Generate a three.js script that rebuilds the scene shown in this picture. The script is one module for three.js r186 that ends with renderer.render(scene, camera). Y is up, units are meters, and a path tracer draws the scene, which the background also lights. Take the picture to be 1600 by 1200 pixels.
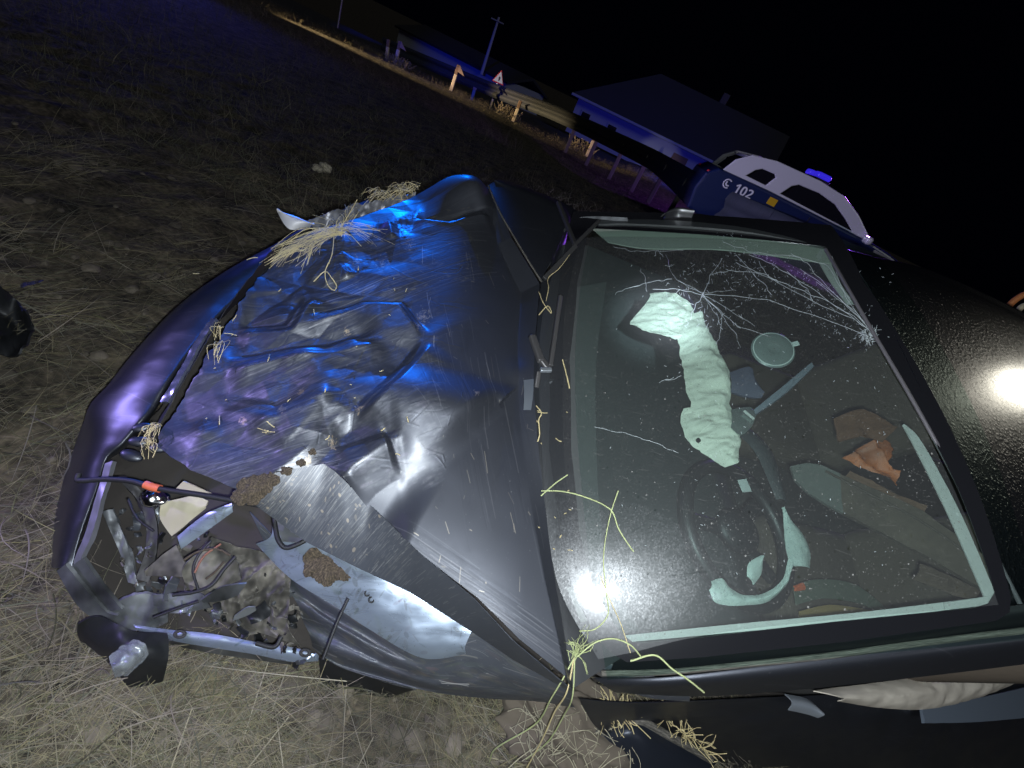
import * as THREE from 'three';
import { mergeGeometries, mergeVertices } from 'three/addons/utils/BufferGeometryUtils.js';
import { RoundedBoxGeometry } from 'three/addons/geometries/RoundedBoxGeometry.js';
import { ImprovedNoise } from 'three/addons/math/ImprovedNoise.js';
import { FontLoader } from 'three/addons/loaders/FontLoader.js';
import { TextGeometry } from 'three/addons/geometries/TextGeometry.js';

// ---------------------------------------------------------------- camera, sky, lights
const scene = new THREE.Scene();
const EYE = 1.5, F = 750;
const PITCH = Math.atan(457 / F), ROLL = THREE.MathUtils.degToRad(26);
const camera = new THREE.PerspectiveCamera(2 * THREE.MathUtils.radToDeg(Math.atan(600 / F)), 4 / 3, 0.02, 900);
camera.position.set(0, EYE, 0);
camera.rotation.set(-PITCH, 0, ROLL, 'YXZ');
scene.add(camera);
camera.updateMatrixWorld();
const renderer = new THREE.WebGLRenderer({ antialias: true });
renderer.setSize(1024, 768);
renderer.shadowMap.enabled = true;
renderer.toneMapping = THREE.LinearToneMapping;
renderer.toneMappingExposure = 1.0;

{ // a black night sky with a trace of blue near the ground
  const w = 64, h = 32, d = new Float32Array(w * h * 4);
  for (let j = 0; j < h; j++) for (let i = 0; i < w; i++) {
    const e = Math.abs(j / (h - 1) - 0.5) * 2, k = (j * w + i) * 4;
    d[k] = 0.0003 + 0.0002 * (1 - e); d[k + 1] = 0.0005 + 0.0003 * (1 - e); d[k + 2] = 0.0016 + 0.0012 * (1 - e); d[k + 3] = 1;
  }
  const t = new THREE.DataTexture(d, w, h, THREE.RGBAFormat, THREE.FloatType);
  t.mapping = THREE.EquirectangularReflectionMapping; t.magFilter = THREE.LinearFilter; t.needsUpdate = true;
  scene.background = t; scene.environment = t; scene.environmentIntensity = 0.3;
}
const moon = new THREE.DirectionalLight(new THREE.Color(0.92, 0.96, 1), 0.17);
moon.position.set(25, 24, 30); moon.castShadow = true; moon.shadow.radius = 40;
moon.shadow.camera.left = -30; moon.shadow.camera.right = 30; moon.shadow.camera.top = 30; moon.shadow.camera.bottom = -30;
scene.add(moon, moon.target);
// the phone's own lamp, beside its lens
const flash = new THREE.PointLight(new THREE.Color(0.86, 0.94, 1.0), 9.5);
flash.position.set(0.025, EYE - 0.012, 0.008); flash.castShadow = true; flash.shadow.radius = 0.6;
scene.add(flash);
function spot(color, power, from, to, deg, blend, radius) {
  const s = new THREE.SpotLight(color, power, 0, THREE.MathUtils.degToRad(deg), blend, 2);
  s.position.copy(from); s.target.position.copy(to); s.castShadow = true; s.shadow.radius = radius;
  scene.add(s, s.target); return s;
}
function glow(color, power, at, radius) {
  const p = new THREE.PointLight(color, power); p.position.copy(at); p.castShadow = true; p.shadow.radius = radius; scene.add(p); return p;
}
const ico = n => { const g = new THREE.IcosahedronGeometry(1, n); g.deleteAttribute('normal'); g.deleteAttribute('uv'); const m = mergeVertices(g, 1e-4); const p = m.attributes.position, uv = []; for (let i = 0; i < p.count; i++) uv.push(p.getX(i) * 0.5 + 0.2 * p.getY(i), p.getZ(i) * 0.5 + 0.2 * p.getY(i)); m.setAttribute('uv', new THREE.Float32BufferAttribute(uv, 2)); m.computeVertexNormals(); return m; };
const V = (x, y, z) => new THREE.Vector3(x, y, z);
const AZURE = new THREE.Color(0.0, 0.16, 1.0), VIOLET = new THREE.Color(0.42, 0.34, 1.0), DEEP = new THREE.Color(0.005, 0.03, 1.0), WARM = new THREE.Color(1.0, 0.72, 0.36);

// ---------------------------------------------------------------- tools
let seed = 20240607;
const rnd = () => { seed |= 0; seed = (seed + 0x6d2b79f5) | 0; let t = Math.imul(seed ^ (seed >>> 15), 1 | seed); t = (t + Math.imul(t ^ (t >>> 7), 61 | t)) ^ t; return ((t ^ (t >>> 14)) >>> 0) / 4294967296; };
const rr = (a, b) => a + (b - a) * rnd();
const nz = new ImprovedNoise();
const fbm = (x, y, z, o = 4) => { let s = 0, a = 0.5; for (let i = 0; i < o; i++) { s += a * nz.noise(x, y, z); x *= 2.03; y *= 2.03; z *= 2.03; a *= 0.5; } return s; };
const sm = (a, b, x) => { const t = Math.min(1, Math.max(0, (x - a) / (b - a))); return t * t * (3 - 2 * t); };
const used = {};
function named(n) { used[n] = (used[n] || 0) + 1; return used[n] === 1 ? n : n + '_' + String(used[n] - 1).padStart(3, '0'); }
function sh(m) { m.castShadow = true; m.receiveShadow = true; return m; }
function part(name, geo, m, parent, label) { const o = sh(new THREE.Mesh(geo, m)); o.name = name; if (label) o.userData.label = label; parent.add(o); return o; }
function group(name, label, category, grp) { const o = new THREE.Group(); o.name = named(name); o.userData = { label, category }; if (grp) o.userData.group = grp; scene.add(o); return o; }
function thing(name, geo, m, label, category, grp) { const o = sh(new THREE.Mesh(geo, m)); o.name = named(name); o.userData = { label, category }; if (grp) o.userData.group = grp; scene.add(o); return o; }
function struct(name, geo, m) { const o = sh(new THREE.Mesh(geo, m)); o.name = named(name); o.userData = { kind: 'structure' }; scene.add(o); return o; }
const rgb = (r, g, b) => new THREE.Color().setRGB(r, g, b);
const std = (c, rough, metal = 0, more = {}) => new THREE.MeshStandardMaterial({ color: c, roughness: rough, metalness: metal, side: THREE.DoubleSide, ...more });
const phys = (c, rough, metal = 0, more = {}) => new THREE.MeshPhysicalMaterial({ color: c, roughness: rough, metalness: metal, side: THREE.DoubleSide, ...more });

// sight lines: where a point seen from the photographer's stand meets a real plane or panel
const sight = (u, v) => V((u - 800) / F, -(v - 600) / F, -1).applyQuaternion(camera.quaternion);
const atY = (u, v, y) => { const d = sight(u, v); return d.multiplyScalar((y - EYE) / d.y).add(V(0, EYE, 0)); };
const atZ = (u, v, z) => { const d = sight(u, v); return d.multiplyScalar(z / d.z).add(V(0, EYE, 0)); };

// the wreck's own frame: x forward, y to its left (driver) side, z up, origin at the foot of the windscreen
const car = group('crashed_car', 'wrecked black saloon with crumpled bonnet and cracked windscreen lying tilted in dry grass', 'car');
car.position.set(0.2597, EYE - 0.6345, -1.2635);
car.quaternion.set(-0.04134, -0.96862, -0.18461, 0.16118).normalize();
car.updateMatrixWorld();
const inv = car.matrixWorld.clone().invert();
const L = (x, y, z) => V(x, z, -y);                       // wreck frame to three.js axes
const eyeC = (() => { const p = V(0, EYE, 0).applyMatrix4(inv); return [p.x, -p.z, p.y]; })();
function dirC(u, v) { const q = car.quaternion.clone().invert(), d = sight(u, v).applyQuaternion(q); return [d.x, -d.z, d.y]; }
function onto(u, v, S) {                                  // first meeting with the panel z = S(x, y)
  const d = dirC(u, v), g = t => eyeC[2] + t * d[2] - S(eyeC[0] + t * d[0], eyeC[1] + t * d[1]);
  let a = 0.3, b = 0.3;
  for (let t = 0.3; t < 4.5; t += 0.02) { if (g(t) > 0 && g(t + 0.02) <= 0) { a = t; b = t + 0.02; break; } if (t > 4.4) { a = b = 2.2; } }
  for (let i = 0; i < 24 && b > a; i++) { const m = (a + b) / 2; if (g(m) > 0) a = m; else b = m; }
  return [eyeC[0] + a * d[0], eyeC[1] + a * d[1], eyeC[2] + a * d[2]];
}
const flat = z => () => z;
const world = p => L(p[0], p[1], p[2]).applyMatrix4(car.matrixWorld);
const Sglass = (x, y) => -0.645 * (x - 0.14 * (1 - Math.pow(Math.min(1.2, Math.abs(y) / 0.66), 2.2)));
const Sroof = (x, y) => 0.40 + 0.065 * (1 - Math.pow(Math.abs(y) / 0.55, 2.4)) + 0.15 * (-x - 0.62) - 0.08 * (x + 0.62) ** 2;
const Shood = (x, y) => -0.03 - 0.13 * x - 0.07 * x * x - 0.06 * (y / 0.7) ** 2;
const up = (S, h) => (x, y) => S(x, y) + h;

function catmull(P, t) {
  const n = P.length - 1, i = Math.min(n - 1, Math.max(0, Math.floor(t * n))), f = t * n - i;
  const a = P[Math.max(0, i - 1)], b = P[i], c = P[i + 1], d = P[Math.min(n, i + 2)];
  return b.map((_, k) => 0.5 * (2 * b[k] + (c[k] - a[k]) * f + (2 * a[k] - 5 * b[k] + 4 * c[k] - d[k]) * f * f + (3 * b[k] - a[k] - 3 * c[k] + d[k]) * f * f * f));
}
function resample(P, n, crisp) {
  const dense = crisp ? P : Array.from({ length: P.length * 12 + 1 }, (_, i) => catmull(P, i / (P.length * 12)));
  const s = [0]; for (let i = 1; i < dense.length; i++) s.push(s[i - 1] + Math.hypot(...dense[i].map((q, k) => q - dense[i - 1][k])));
  const out = [], T = s[s.length - 1]; let j = 0;
  for (let i = 0; i < n; i++) { const w = T * i / (n - 1); while (j < dense.length - 2 && s[j + 1] < w) j++; const f = (w - s[j]) / (s[j + 1] - s[j] || 1); out.push(dense[j].map((q, k) => q + (dense[j + 1][k] - q) * f)); }
  return out;
}
// a sheet of given thickness from a grid of points (Vector3 rows)
function shell(G, th = 0.002, uvf) {
  const nu = G.length, nv = G[0].length, pos = [], uv = [], idx = [];
  for (let i = 0; i < nu; i++) for (let j = 0; j < nv; j++) { const p = G[i][j]; pos.push(p.x, p.y, p.z); const q = uvf ? uvf(p, i / (nu - 1), j / (nv - 1)) : [p.x, p.z]; uv.push(q[0], q[1]); }
  for (let i = 0; i < nu - 1; i++) for (let j = 0; j < nv - 1; j++) { const a = i * nv + j; idx.push(a, a + nv, a + 1, a + 1, a + nv, a + nv + 1); }
  const g = new THREE.BufferGeometry();
  g.setAttribute('position', new THREE.Float32BufferAttribute(pos, 3)); g.setAttribute('uv', new THREE.Float32BufferAttribute(uv, 2)); g.setIndex(idx); g.computeVertexNormals();
  if (!th) return g;
  const N = g.attributes.normal, m = nu * nv, eye = L(...eyeC); let dot = 0;
  for (let k = 0; k < m; k += 7) dot += N.getX(k) * (eye.x - pos[3 * k]) + N.getY(k) * (eye.y - pos[3 * k + 1]) + N.getZ(k) * (eye.z - pos[3 * k + 2]);
  const s = dot >= 0 ? 1 : -1;
  if (s < 0) { for (let k = 0; k < idx.length; k += 3) { const t = idx[k]; idx[k] = idx[k + 1]; idx[k + 1] = t; } g.setIndex(idx); g.computeVertexNormals(); }
  const bp = [], bi = [], bu = uv.slice();
  for (let k = 0; k < m; k++) bp.push(pos[3 * k] - N.getX(k) * th, pos[3 * k + 1] - N.getY(k) * th, pos[3 * k + 2] - N.getZ(k) * th);
  for (let k = 0; k < idx.length; k += 3) bi.push(idx[k + 1], idx[k], idx[k + 2]);
  const b = new THREE.BufferGeometry(); b.setAttribute('position', new THREE.Float32BufferAttribute(bp, 3)); b.setAttribute('uv', new THREE.Float32BufferAttribute(bu, 2)); b.setIndex(bi); b.computeVertexNormals();
  const ring = []; for (let i = 0; i < nu; i++) ring.push(i * nv); for (let j = 1; j < nv; j++) ring.push((nu - 1) * nv + j); for (let i = nu - 2; i >= 0; i--) ring.push(i * nv + nv - 1); for (let j = nv - 2; j > 0; j--) ring.push(j);
  const rp = [], ru = [], ri = [];
  ring.forEach((k, q) => { const k2 = ring[(q + 1) % ring.length], o = rp.length / 3; for (const [kk, src] of [[k, pos], [k2, pos], [k, bp], [k2, bp]]) { rp.push(src[3 * kk], src[3 * kk + 1], src[3 * kk + 2]); ru.push(uv[2 * kk], uv[2 * kk + 1]); } ri.push(o, o + 1, o + 2, o + 1, o + 3, o + 2); });
  const r = new THREE.BufferGeometry(); r.setAttribute('position', new THREE.Float32BufferAttribute(rp, 3)); r.setAttribute('uv', new THREE.Float32BufferAttribute(ru, 2)); r.setIndex(ri); r.computeVertexNormals();
  return mergeGeometries([g, b, r]);
}
// a panel of the wreck through rows of sighted points; each point is [u, v, height over the panel S]
const spots = (row, S) => row.map(q => onto(q[0], q[1], up(q[3] ? q[3] : S, q[2] || 0)));
function panel(rows, o = {}) {
  const S = o.S || Shood, nu = o.nu || 40, nv = o.nv || 16;
  const R = rows.map(r => resample(spots(r, S), nu, o.crisp));
  const G = [];
  for (let i = 0; i < nu; i++) {
    const col = R.map(r => r[i]), line = [];
    for (let j = 0; j < nv; j++) {
      const t = j / (nv - 1);
      let p;
      if (o.flat || col.length === 2) { const n = col.length - 1, k = Math.min(n - 1, Math.floor(t * n)), f = t * n - k; p = col[k].map((q, m) => q + (col[k + 1][m] - q) * f); } else p = catmull(col, t);
      const e = Math.sin(Math.PI * t) * (o.ends ? Math.sqrt(Math.max(0, Math.sin(Math.PI * i / (nu - 1)))) : 1);
      let h = (o.puff || 0) * e;
      if (o.noise) h += o.noise * fbm(p[0] * (o.freq || 14) + (o.off || 0), p[1] * (o.freq || 14), 3.3 + (o.off || 0), 4) * (o.pin ? e : 1);
      if (o.ridge) h += o.ridge * (0.5 - Math.abs(fbm(p[0] * (o.rf || 9) + (o.off || 0), p[1] * (o.rf || 9), 7.7, 3)) * 2) * e;
      if (o.snap) p = [p[0], p[1], S(p[0], p[1])];
      if (o.fn) h += o.fn(p, i / (nu - 1), t);
      line.push(L(p[0] + 0.25 * h * (o.slide || 0), p[1], p[2] + h));
    }
    G.push(line);
  }
  return shell(G, o.th === undefined ? 0.002 : o.th, o.uvf);
}
function tube(pts, r, seg = 40, rad = 8, closed = false) {
  const c = new THREE.CatmullRomCurve3(pts, closed, 'centripetal');
  return new THREE.TubeGeometry(c, seg, r, rad, closed);
}
const line = (pxs, S, r, seg, rad) => tube(pxs.map(q => L(...onto(q[0], q[1], up(S, q[2] || 0)))), r, seg, rad);
function bar(a, b, w, h, round = 0.003) {                 // a rounded bar between two points of the wreck
  const A = L(...a), B = L(...b), len = A.distanceTo(B), g = new RoundedBoxGeometry(w, h, len, 2, Math.min(round, w / 2.2, h / 2.2));
  const m = new THREE.Matrix4().lookAt(A, B, V(0, 1, 0)); m.setPosition(A.clone().add(B).multiplyScalar(0.5)); return g.applyMatrix4(m);
}
function canvas(w, h, draw, srgb = true) {
  const c = document.createElement('canvas'); c.width = w; c.height = h; draw(c.getContext('2d'), w, h);
  const t = new THREE.CanvasTexture(c); if (srgb) t.colorSpace = THREE.SRGBColorSpace; t.wrapS = t.wrapT = THREE.RepeatWrapping; t.magFilter = THREE.LinearFilter; return t;
}
function data(w, h, f, srgb) {
  const d = new Uint8Array(w * h * 4);
  for (let j = 0; j < h; j++) for (let i = 0; i < w; i++) { const c = f(i / w, j / h); for (let k = 0; k < 3; k++) d[(j * w + i) * 4 + k] = Math.max(0, Math.min(255, c[k] * 255)); d[(j * w + i) * 4 + 3] = 255; }
  const t = new THREE.DataTexture(d, w, h); t.magFilter = THREE.LinearFilter; t.wrapS = t.wrapT = THREE.RepeatWrapping; if (srgb) t.colorSpace = THREE.SRGBColorSpace; t.needsUpdate = true; return t;
}

// ---------------------------------------------------------------- ground, road
const soilTex = data(512, 512, (u, v) => {
  const a = fbm(u * 9, v * 9, 1.1, 5), b = fbm(u * 60, v * 60, 4.2, 3), c = fbm(u * 30 + 5, v * 140, 8.1, 2), k = 0.33 + 0.34 * a + 0.3 * b + 0.14 * c;
  return [k * 1.08, k * 0.98, k * 0.82];
}, true);
soilTex.repeat.set(0.55, 0.55);
const soil = std(rgb(0.8, 0.8, 0.8), 0.97, 0, { map: soilTex, bumpMap: soilTex, bumpScale: 0.02 });
function groundHeight(x, z) {
  const near = 1 - sm(6, 14, Math.hypot(x, z));
  let y = near * (0.07 * fbm(x * 1.3, z * 1.3, 2.2, 4) + 0.06 * fbm(x * 5, z * 5, 5.1, 3)) + 0.05 * fbm(x * 0.35, z * 0.35, 9.2, 3);
  y += 0.16 * sm(-8, -10.2, z) * sm(-1.5, 1.5, x) ;                     // the raised verge the patrol car stands on
  y -= 0.13 * sm(-9, -16, z) * (1 - sm(-1, 1.5, x)); const s = -z - 18.4; y -= 0.85 * sm(0, 1.2, s) - 0.25 * sm(2.2, 4.5, s) + 2.0 * sm(10.6, 36, s);   // ditch beyond the posts
  return y;
}
{
  const xs = [], zs = [], cut = (a, b, n) => Array.from({ length: n }, (_, i) => a + (b - a) * i / n);
  xs.push(...cut(-320, -40, 8), ...cut(-40, -6, 40), ...cut(-6, 4, 180), ...cut(4, 40, 40), ...cut(40, 320, 8), 320);
  zs.push(...cut(-320, -40, 8), ...cut(-40, -24, 14), ...cut(-24, -17, 40), ...cut(-17, -5, 40), ...cut(-5, 2, 130), ...cut(2, 40, 10), 60);
  const pos = [], uv = [], idx = [], n = zs.length;
  for (const x of xs) for (const z of zs) { pos.push(x, groundHeight(x, z), z); uv.push(x, z); }
  for (let i = 0; i < xs.length - 1; i++) for (let j = 0; j < n - 1; j++) { const a = i * n + j; idx.push(a, a + 1, a + n, a + 1, a + n + 1, a + n); }
  const g = new THREE.BufferGeometry(); g.setAttribute('position', new THREE.Float32BufferAttribute(pos, 3)); g.setAttribute('uv', new THREE.Float32BufferAttribute(uv, 2)); g.setIndex(idx); g.computeVertexNormals();
  struct('ground', g, soil);
  const road = new THREE.PlaneGeometry(300, 6.4, 60, 4).rotateX(-Math.PI / 2);
  const at = data(256, 256, (u, v) => { const k = 0.3 + 0.22 * fbm(u * 90, v * 90, 2, 3) + 0.12 * fbm(u * 6, v * 6, 3, 3); return [k, k, k * 1.03]; }, true); at.repeat.set(90, 3);
  const r = struct('road', road, std(rgb(0.75, 0.78, 0.78), 0.9, 0, { map: at })); r.position.set(0, -0.56, -26.6);
}
// ---------------------------------------------------------------- grass and straw
const strawMats = [0, 1, 2, 3].map(i => std([rgb(0.23, 0.202, 0.138), rgb(0.29, 0.25, 0.172), rgb(0.14, 0.138, 0.09), rgb(0.36, 0.325, 0.23)][i], 0.85));
function bladeGeo(w, bend, twist, n = 5) {                 // unit length along x, curved and folded strip
  const G = [];
  for (let i = 0; i <= n; i++) { const t = i / n, ww = w * (1 - 0.75 * t * t) * 0.5, y = bend * t * (1 - t) * 2 + bend * 0.4 * t, z = twist * t * t; G.push([V(t, y, z - ww), V(t, y + ww * 0.9, z), V(t, y, z + ww)]); }
  return shell(G, 0);
}
function stuff(name, geo, m, n, place) {
  const o = sh(new THREE.InstancedMesh(geo, m, n)); o.name = named(name); o.userData.kind = 'stuff';
  const q = new THREE.Quaternion(), e = new THREE.Euler(), M = new THREE.Matrix4(), c = new THREE.Color();
  for (let i = 0; i < n; i++) { const r = place(i); e.set(r.roll || 0, r.yaw, r.tilt, 'YZX'); q.setFromEuler(e); M.compose(r.p, q, V(r.len, r.len * (r.thick || 1), r.len * (r.thick || 1))); o.setMatrixAt(i, M); const k = r.shade || 1; c.setRGB(k, k * (r.g || 1), k * (r.b || 1)); o.setColorAt(i, c); }
  o.userData.label = o.userData.label || 'dry flattened grass and straw covering the field'; scene.add(o); return o;
}
const blades = [bladeGeo(0.014, 0.10, 0.12), bladeGeo(0.010, 0.22, -0.2), bladeGeo(0.020, -0.04, 0.3), bladeGeo(0.009, 0.05, 0.02)];
function nearSpot() {                                      // thick in front of the lens, thinning out with distance
  const a = rr(-1.15, 2.75), r = 0.15 + 4.6 * Math.pow(rnd(), 1.35);
  return [-Math.cos(a) * r + 0.1, -Math.sin(a) * r + 0.2];
}
for (let k = 0; k < 4; k++) stuff('dry_grass', blades[k], strawMats[k], [60000, 44000, 40000, 7000][k], () => {
  const [x, z] = nearSpot(), clump = fbm(x * 2.3, z * 2.3, 6.6, 3);
  return { p: V(x, groundHeight(x, z) + rr(0, 0.022) + 0.03 * Math.max(0, clump), z), yaw: 4.5 * fbm(x * 0.9 + 3, z * 0.9, 1.6, 2) + rr(-1.3, 1.3) + (rnd() < 0.3 ? rr(0, 6.28) : 0), tilt: Math.abs(rr(-0.15, 0.42)) * (rnd() < 0.12 ? 2.6 : 1), roll: rr(-1, 1), len: rr(0.03, rnd() < 0.12 ? 0.26 : 0.15) * (1 + 0.8 * clump), thick: rr(0.55, 1.2), shade: Math.max(0.35, rr(0.5, 1.15) + 1.1 * clump), b: rr(0.75, 1.2) };
});
{ const g = ico(2), q = g.attributes.position; for (let i = 0; i < q.count; i++) { const k = 1 + 0.7 * fbm(q.getX(i) * 1.7, q.getY(i) * 1.7, q.getZ(i) * 1.7, 3); q.setXYZ(i, q.getX(i) * k, q.getY(i) * k * 0.6, q.getZ(i) * k); } g.computeVertexNormals();
  stuff('soil_clods', g, std(rgb(0.13, 0.11, 0.085), 0.97), 2600, () => { const [x, z] = nearSpot(); return { p: V(x, groundHeight(x, z) + 0.004, z), yaw: rr(0, 6.28), tilt: rr(-0.4, 0.4), len: 0.006 + 0.03 * rnd() ** 3, shade: rr(0.5, 1.4) }; }).userData.label = 'small clods of dry soil among the straw'; }
stuff('long_straw', bladeGeo(0.012, 0.05, 0.05, 6), strawMats[3], 620, () => {
  const [x, z] = nearSpot(); return { p: V(x, groundHeight(x, z) + rr(0.015, 0.05), z), yaw: rr(0, 6.28), tilt: rr(-0.04, 0.16), roll: rr(-1, 1), len: rr(0.14, 0.42), thick: rr(0.4, 0.75), shade: rr(0.6, 1.1), b: rr(0.9, 1.2) };
});
for (let k = 0; k < 3; k++) stuff('field_grass', blades[k], strawMats[k === 0 ? 2 : k], 26000, () => {
  const far = Math.pow(rnd(), 1.3), z = -3.2 - 15.6 * far, x = rr(-9 - 1.1 * -z * 0.9, 4 + 8 * far);
  const c = fbm(x * 0.9, z * 0.9, 3.6, 3);
  return { p: V(x, groundHeight(x, z), z), yaw: rr(0, 6.28), tilt: rr(0.1, 1.3), roll: rr(-1, 1), len: rr(0.06, 0.2) * (1.1 + c), thick: rr(0.8, 2), shade: rr(0.4, 1.1) + 0.4 * c };
});
stuff('verge_grass', blades[1], strawMats[0], 9000, () => {
  const x = rr(-10, 8), z = -18.5 + rr(-0.5, 0.5); return { p: V(x, groundHeight(x, z), z), yaw: rr(0, 6.28), tilt: rr(0.7, 1.5), roll: rr(-1, 1), len: rr(0.08, 0.3) * (0.7 + 0.8 * Math.abs(fbm(x * 1.1, 0, 4, 2))), thick: rr(0.8, 2), shade: rr(0.5, 1.2) };
});
// ---------------------------------------------------------------- the wreck: paint and panels
const X0 = -0.15, XW = 1.6, Y0 = -1.3, YW = 2.3;          // metres of the bonnet sheet that carry its scratches
const hoodPx = (u, v, W, H) => { const p = onto(u, v, Shood); return [(p[0] - X0) / XW * W, (1 - (p[1] - Y0) / YW) * H]; };
const hoodUV = p => [(p.x - X0) / XW, (-p.z - Y0) / YW];
// scratches and dust drawn where the photograph shows them: [from, to, spread, count, strength]
const scrapes = [
  [[420, 470], [720, 440], 90, 110, 0.12], [[300, 690], [620, 560], 90, 130, 0.12], [[470, 380], [740, 330], 40, 100, 0.2],
  [[330, 640], [560, 560], 60, 60, 0.2], [[290, 700], [520, 600], 50, 60, 0.22], [[470, 480], [740, 400], 34, 46, 0.34], [[420, 500], [700, 420], 22, 34, 0.4], [[520, 400], [740, 350], 26, 40, 0.26],
  [[380, 590], [640, 500], 40, 30, 0.2], [[300, 740], [470, 690], 30, 40, 0.28], [[430, 745], [530, 720], 26, 60, 0.42], [[560, 800], [860, 1020], 30, 50, 0.16], [[640, 560], [700, 640], 40, 16, 0.2],
  [[690, 480], [720, 620], 60, 18, 0.3], [[760, 560], [800, 800], 70, 16, 0.22],
];
function drawScrapes(g, W, H, col, k) {
  for (const [a, b, sp, n, al] of scrapes) for (let i = 0; i < n; i++) {
    const ox = rr(-sp, sp), oy = rr(-sp, sp), t0 = rnd() * 0.8, t1 = t0 + rr(0.05, 0.5), p = hoodPx(a[0] + (b[0] - a[0]) * t0 + ox, a[1] + (b[1] - a[1]) * t0 + oy, W, H), q = hoodPx(a[0] + (b[0] - a[0]) * t1 + ox, a[1] + (b[1] - a[1]) * t1 + oy + rr(-4, 4), W, H);
    g.strokeStyle = `rgba(${col},${al * k * rr(0.3, 1)})`; g.lineWidth = rr(0.6, rnd() < 0.1 ? 3.4 : 1.8); g.beginPath(); g.moveTo(...p); g.quadraticCurveTo((p[0] + q[0]) / 2 + rr(-4, 4), (p[1] + q[1]) / 2 + rr(-4, 4), ...q); g.stroke();
  }
}
const flecks = [[[440, 640], 9], [[470, 610], 7], [[380, 655], 9], [[665, 490], 16], [[655, 505], 12], [[620, 470], 5], [[545, 505], 6], [[720, 345], 4], [[560, 400], 12], [[600, 405], 16], [[640, 380], 12], [[520, 690], 8], [[480, 720], 8], [[560, 640], 7], [[330, 520], 8], [[545, 850], 9], [[740, 620], 5]];
const hoodMap = canvas(1600, 2048, (g, W, H) => {
  g.fillStyle = 'rgb(66,68,75)'; g.fillRect(0, 0, W, H);
  for (let i = 0; i < 5200; i++) { const [x, y] = hoodPx(rr(270, 690), rr(330, 760), W, H), q = fbm(x / 130, y / 130, 6.2, 4); if (q < -0.2) continue; g.fillStyle = `rgba(150,148,150,${rr(0.02, 0.10)})`; g.beginPath(); g.ellipse(x, y, rr(2, 16), rr(1, 5), -0.6, 0, 7); g.fill(); }
  for (let i = 0; i < 9000; i++) { const k = rr(60, 190); g.fillStyle = `rgba(${k},${k},${k * 0.96},${rr(0.05, 0.45)})`; const s = rnd() < 0.06 ? rr(1.5, 3.2) : rr(0.5, 1.3); g.fillRect(rr(0, W), rr(0, H), s, s * rr(0.6, 2)); }
  drawScrapes(g, W, H, '175,172,172', 1.25);
  for (let i = 0; i < 900; i++) { const [x, y] = hoodPx(rr(430, 740), rr(330, 450), W, H); if (fbm(x / 70, y / 70, 3.1, 3) < -0.02) continue; g.fillStyle = `rgba(150,138,112,${rr(0.06, 0.35)})`; g.beginPath(); g.ellipse(x + rr(-10, 10), y + rr(-8, 8), rr(1, 9), rr(0.6, 3), rr(-0.5, 0.5) - 0.5, 0, 7); g.fill(); }
  for (const [c, r] of flecks) for (let i = 0; i < r * 5; i++) { const [x, y] = hoodPx(c[0] + rr(-r, r) * rnd(), c[1] + rr(-r, r) * rnd() * 1.3, W, H); g.fillStyle = `rgba(150,134,112,${rr(0.3, 0.9)})`; g.beginPath(); g.ellipse(x, y, rr(0.8, 5), rr(0.6, 2), rr(0, 3), 0, 7); g.fill(); }
  for (let i = 0; i < 46; i++) { const u = rr(640, 840), v = rr(380, 1000), [x, y] = hoodPx(u, v, W, H), [x2, y2] = hoodPx(u + rr(-3, 9), v + 2 + 34 * rnd() ** 2, W, H); g.strokeStyle = `rgba(185,172,150,${rr(0.25, 0.8)})`; g.lineWidth = rr(0.8, 2.2); g.beginPath(); g.moveTo(x, y); g.lineTo(x2, y2); g.stroke(); }
});
const hoodRough = canvas(1024, 1024, (g, W, H) => {
  g.fillStyle = 'rgb(0,132,0)'; g.fillRect(0, 0, W, H);
  for (let i = 0; i < 2600; i++) { g.fillStyle = `rgba(0,${rnd() < 0.5 ? 150 : 86},0,${rr(0.04, 0.2)})`; g.beginPath(); g.ellipse(rr(0, W), rr(0, H), rr(2, 26), rr(1, 12), rr(0, 3), 0, 7); g.fill(); }
  drawScrapes(g, W, H, '0,215,0', 1.4);
}, false);
const hoodBump = canvas(1024, 1024, (g, W, H) => {
  g.fillStyle = 'rgb(128,128,128)'; g.fillRect(0, 0, W, H);
  for (let i = 0; i < 260; i++) { let u = rr(280, 700), v = rr(310, 740), a = rr(-0.9, 0.5), [x, y] = hoodPx(u, v, W, H); g.strokeStyle = rnd() < 0.5 ? `rgba(20,20,20,${rr(0.1, 0.5)})` : `rgba(235,235,235,${rr(0.1, 0.5)})`; g.lineWidth = rr(0.8, 2.5); g.beginPath(); g.moveTo(x, y); for (let k = 0; k < 4; k++) { u += rr(4, 22) * Math.cos(a); v += rr(4, 22) * Math.sin(a); a += rr(-0.5, 0.5); g.lineTo(...hoodPx(u, v, W, H)); } g.stroke(); } drawScrapes(g, W, H, '40,40,40', 1.2); drawScrapes(g, W, H, '220,220,220', 0.6);
}, false);
const paintHood = phys(0xffffff, 1, 0.62, { map: hoodMap, roughnessMap: hoodRough, bumpMap: hoodBump, bumpScale: 0.0022, clearcoat: 0.3, clearcoatRoughness: 0.3 });
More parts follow.
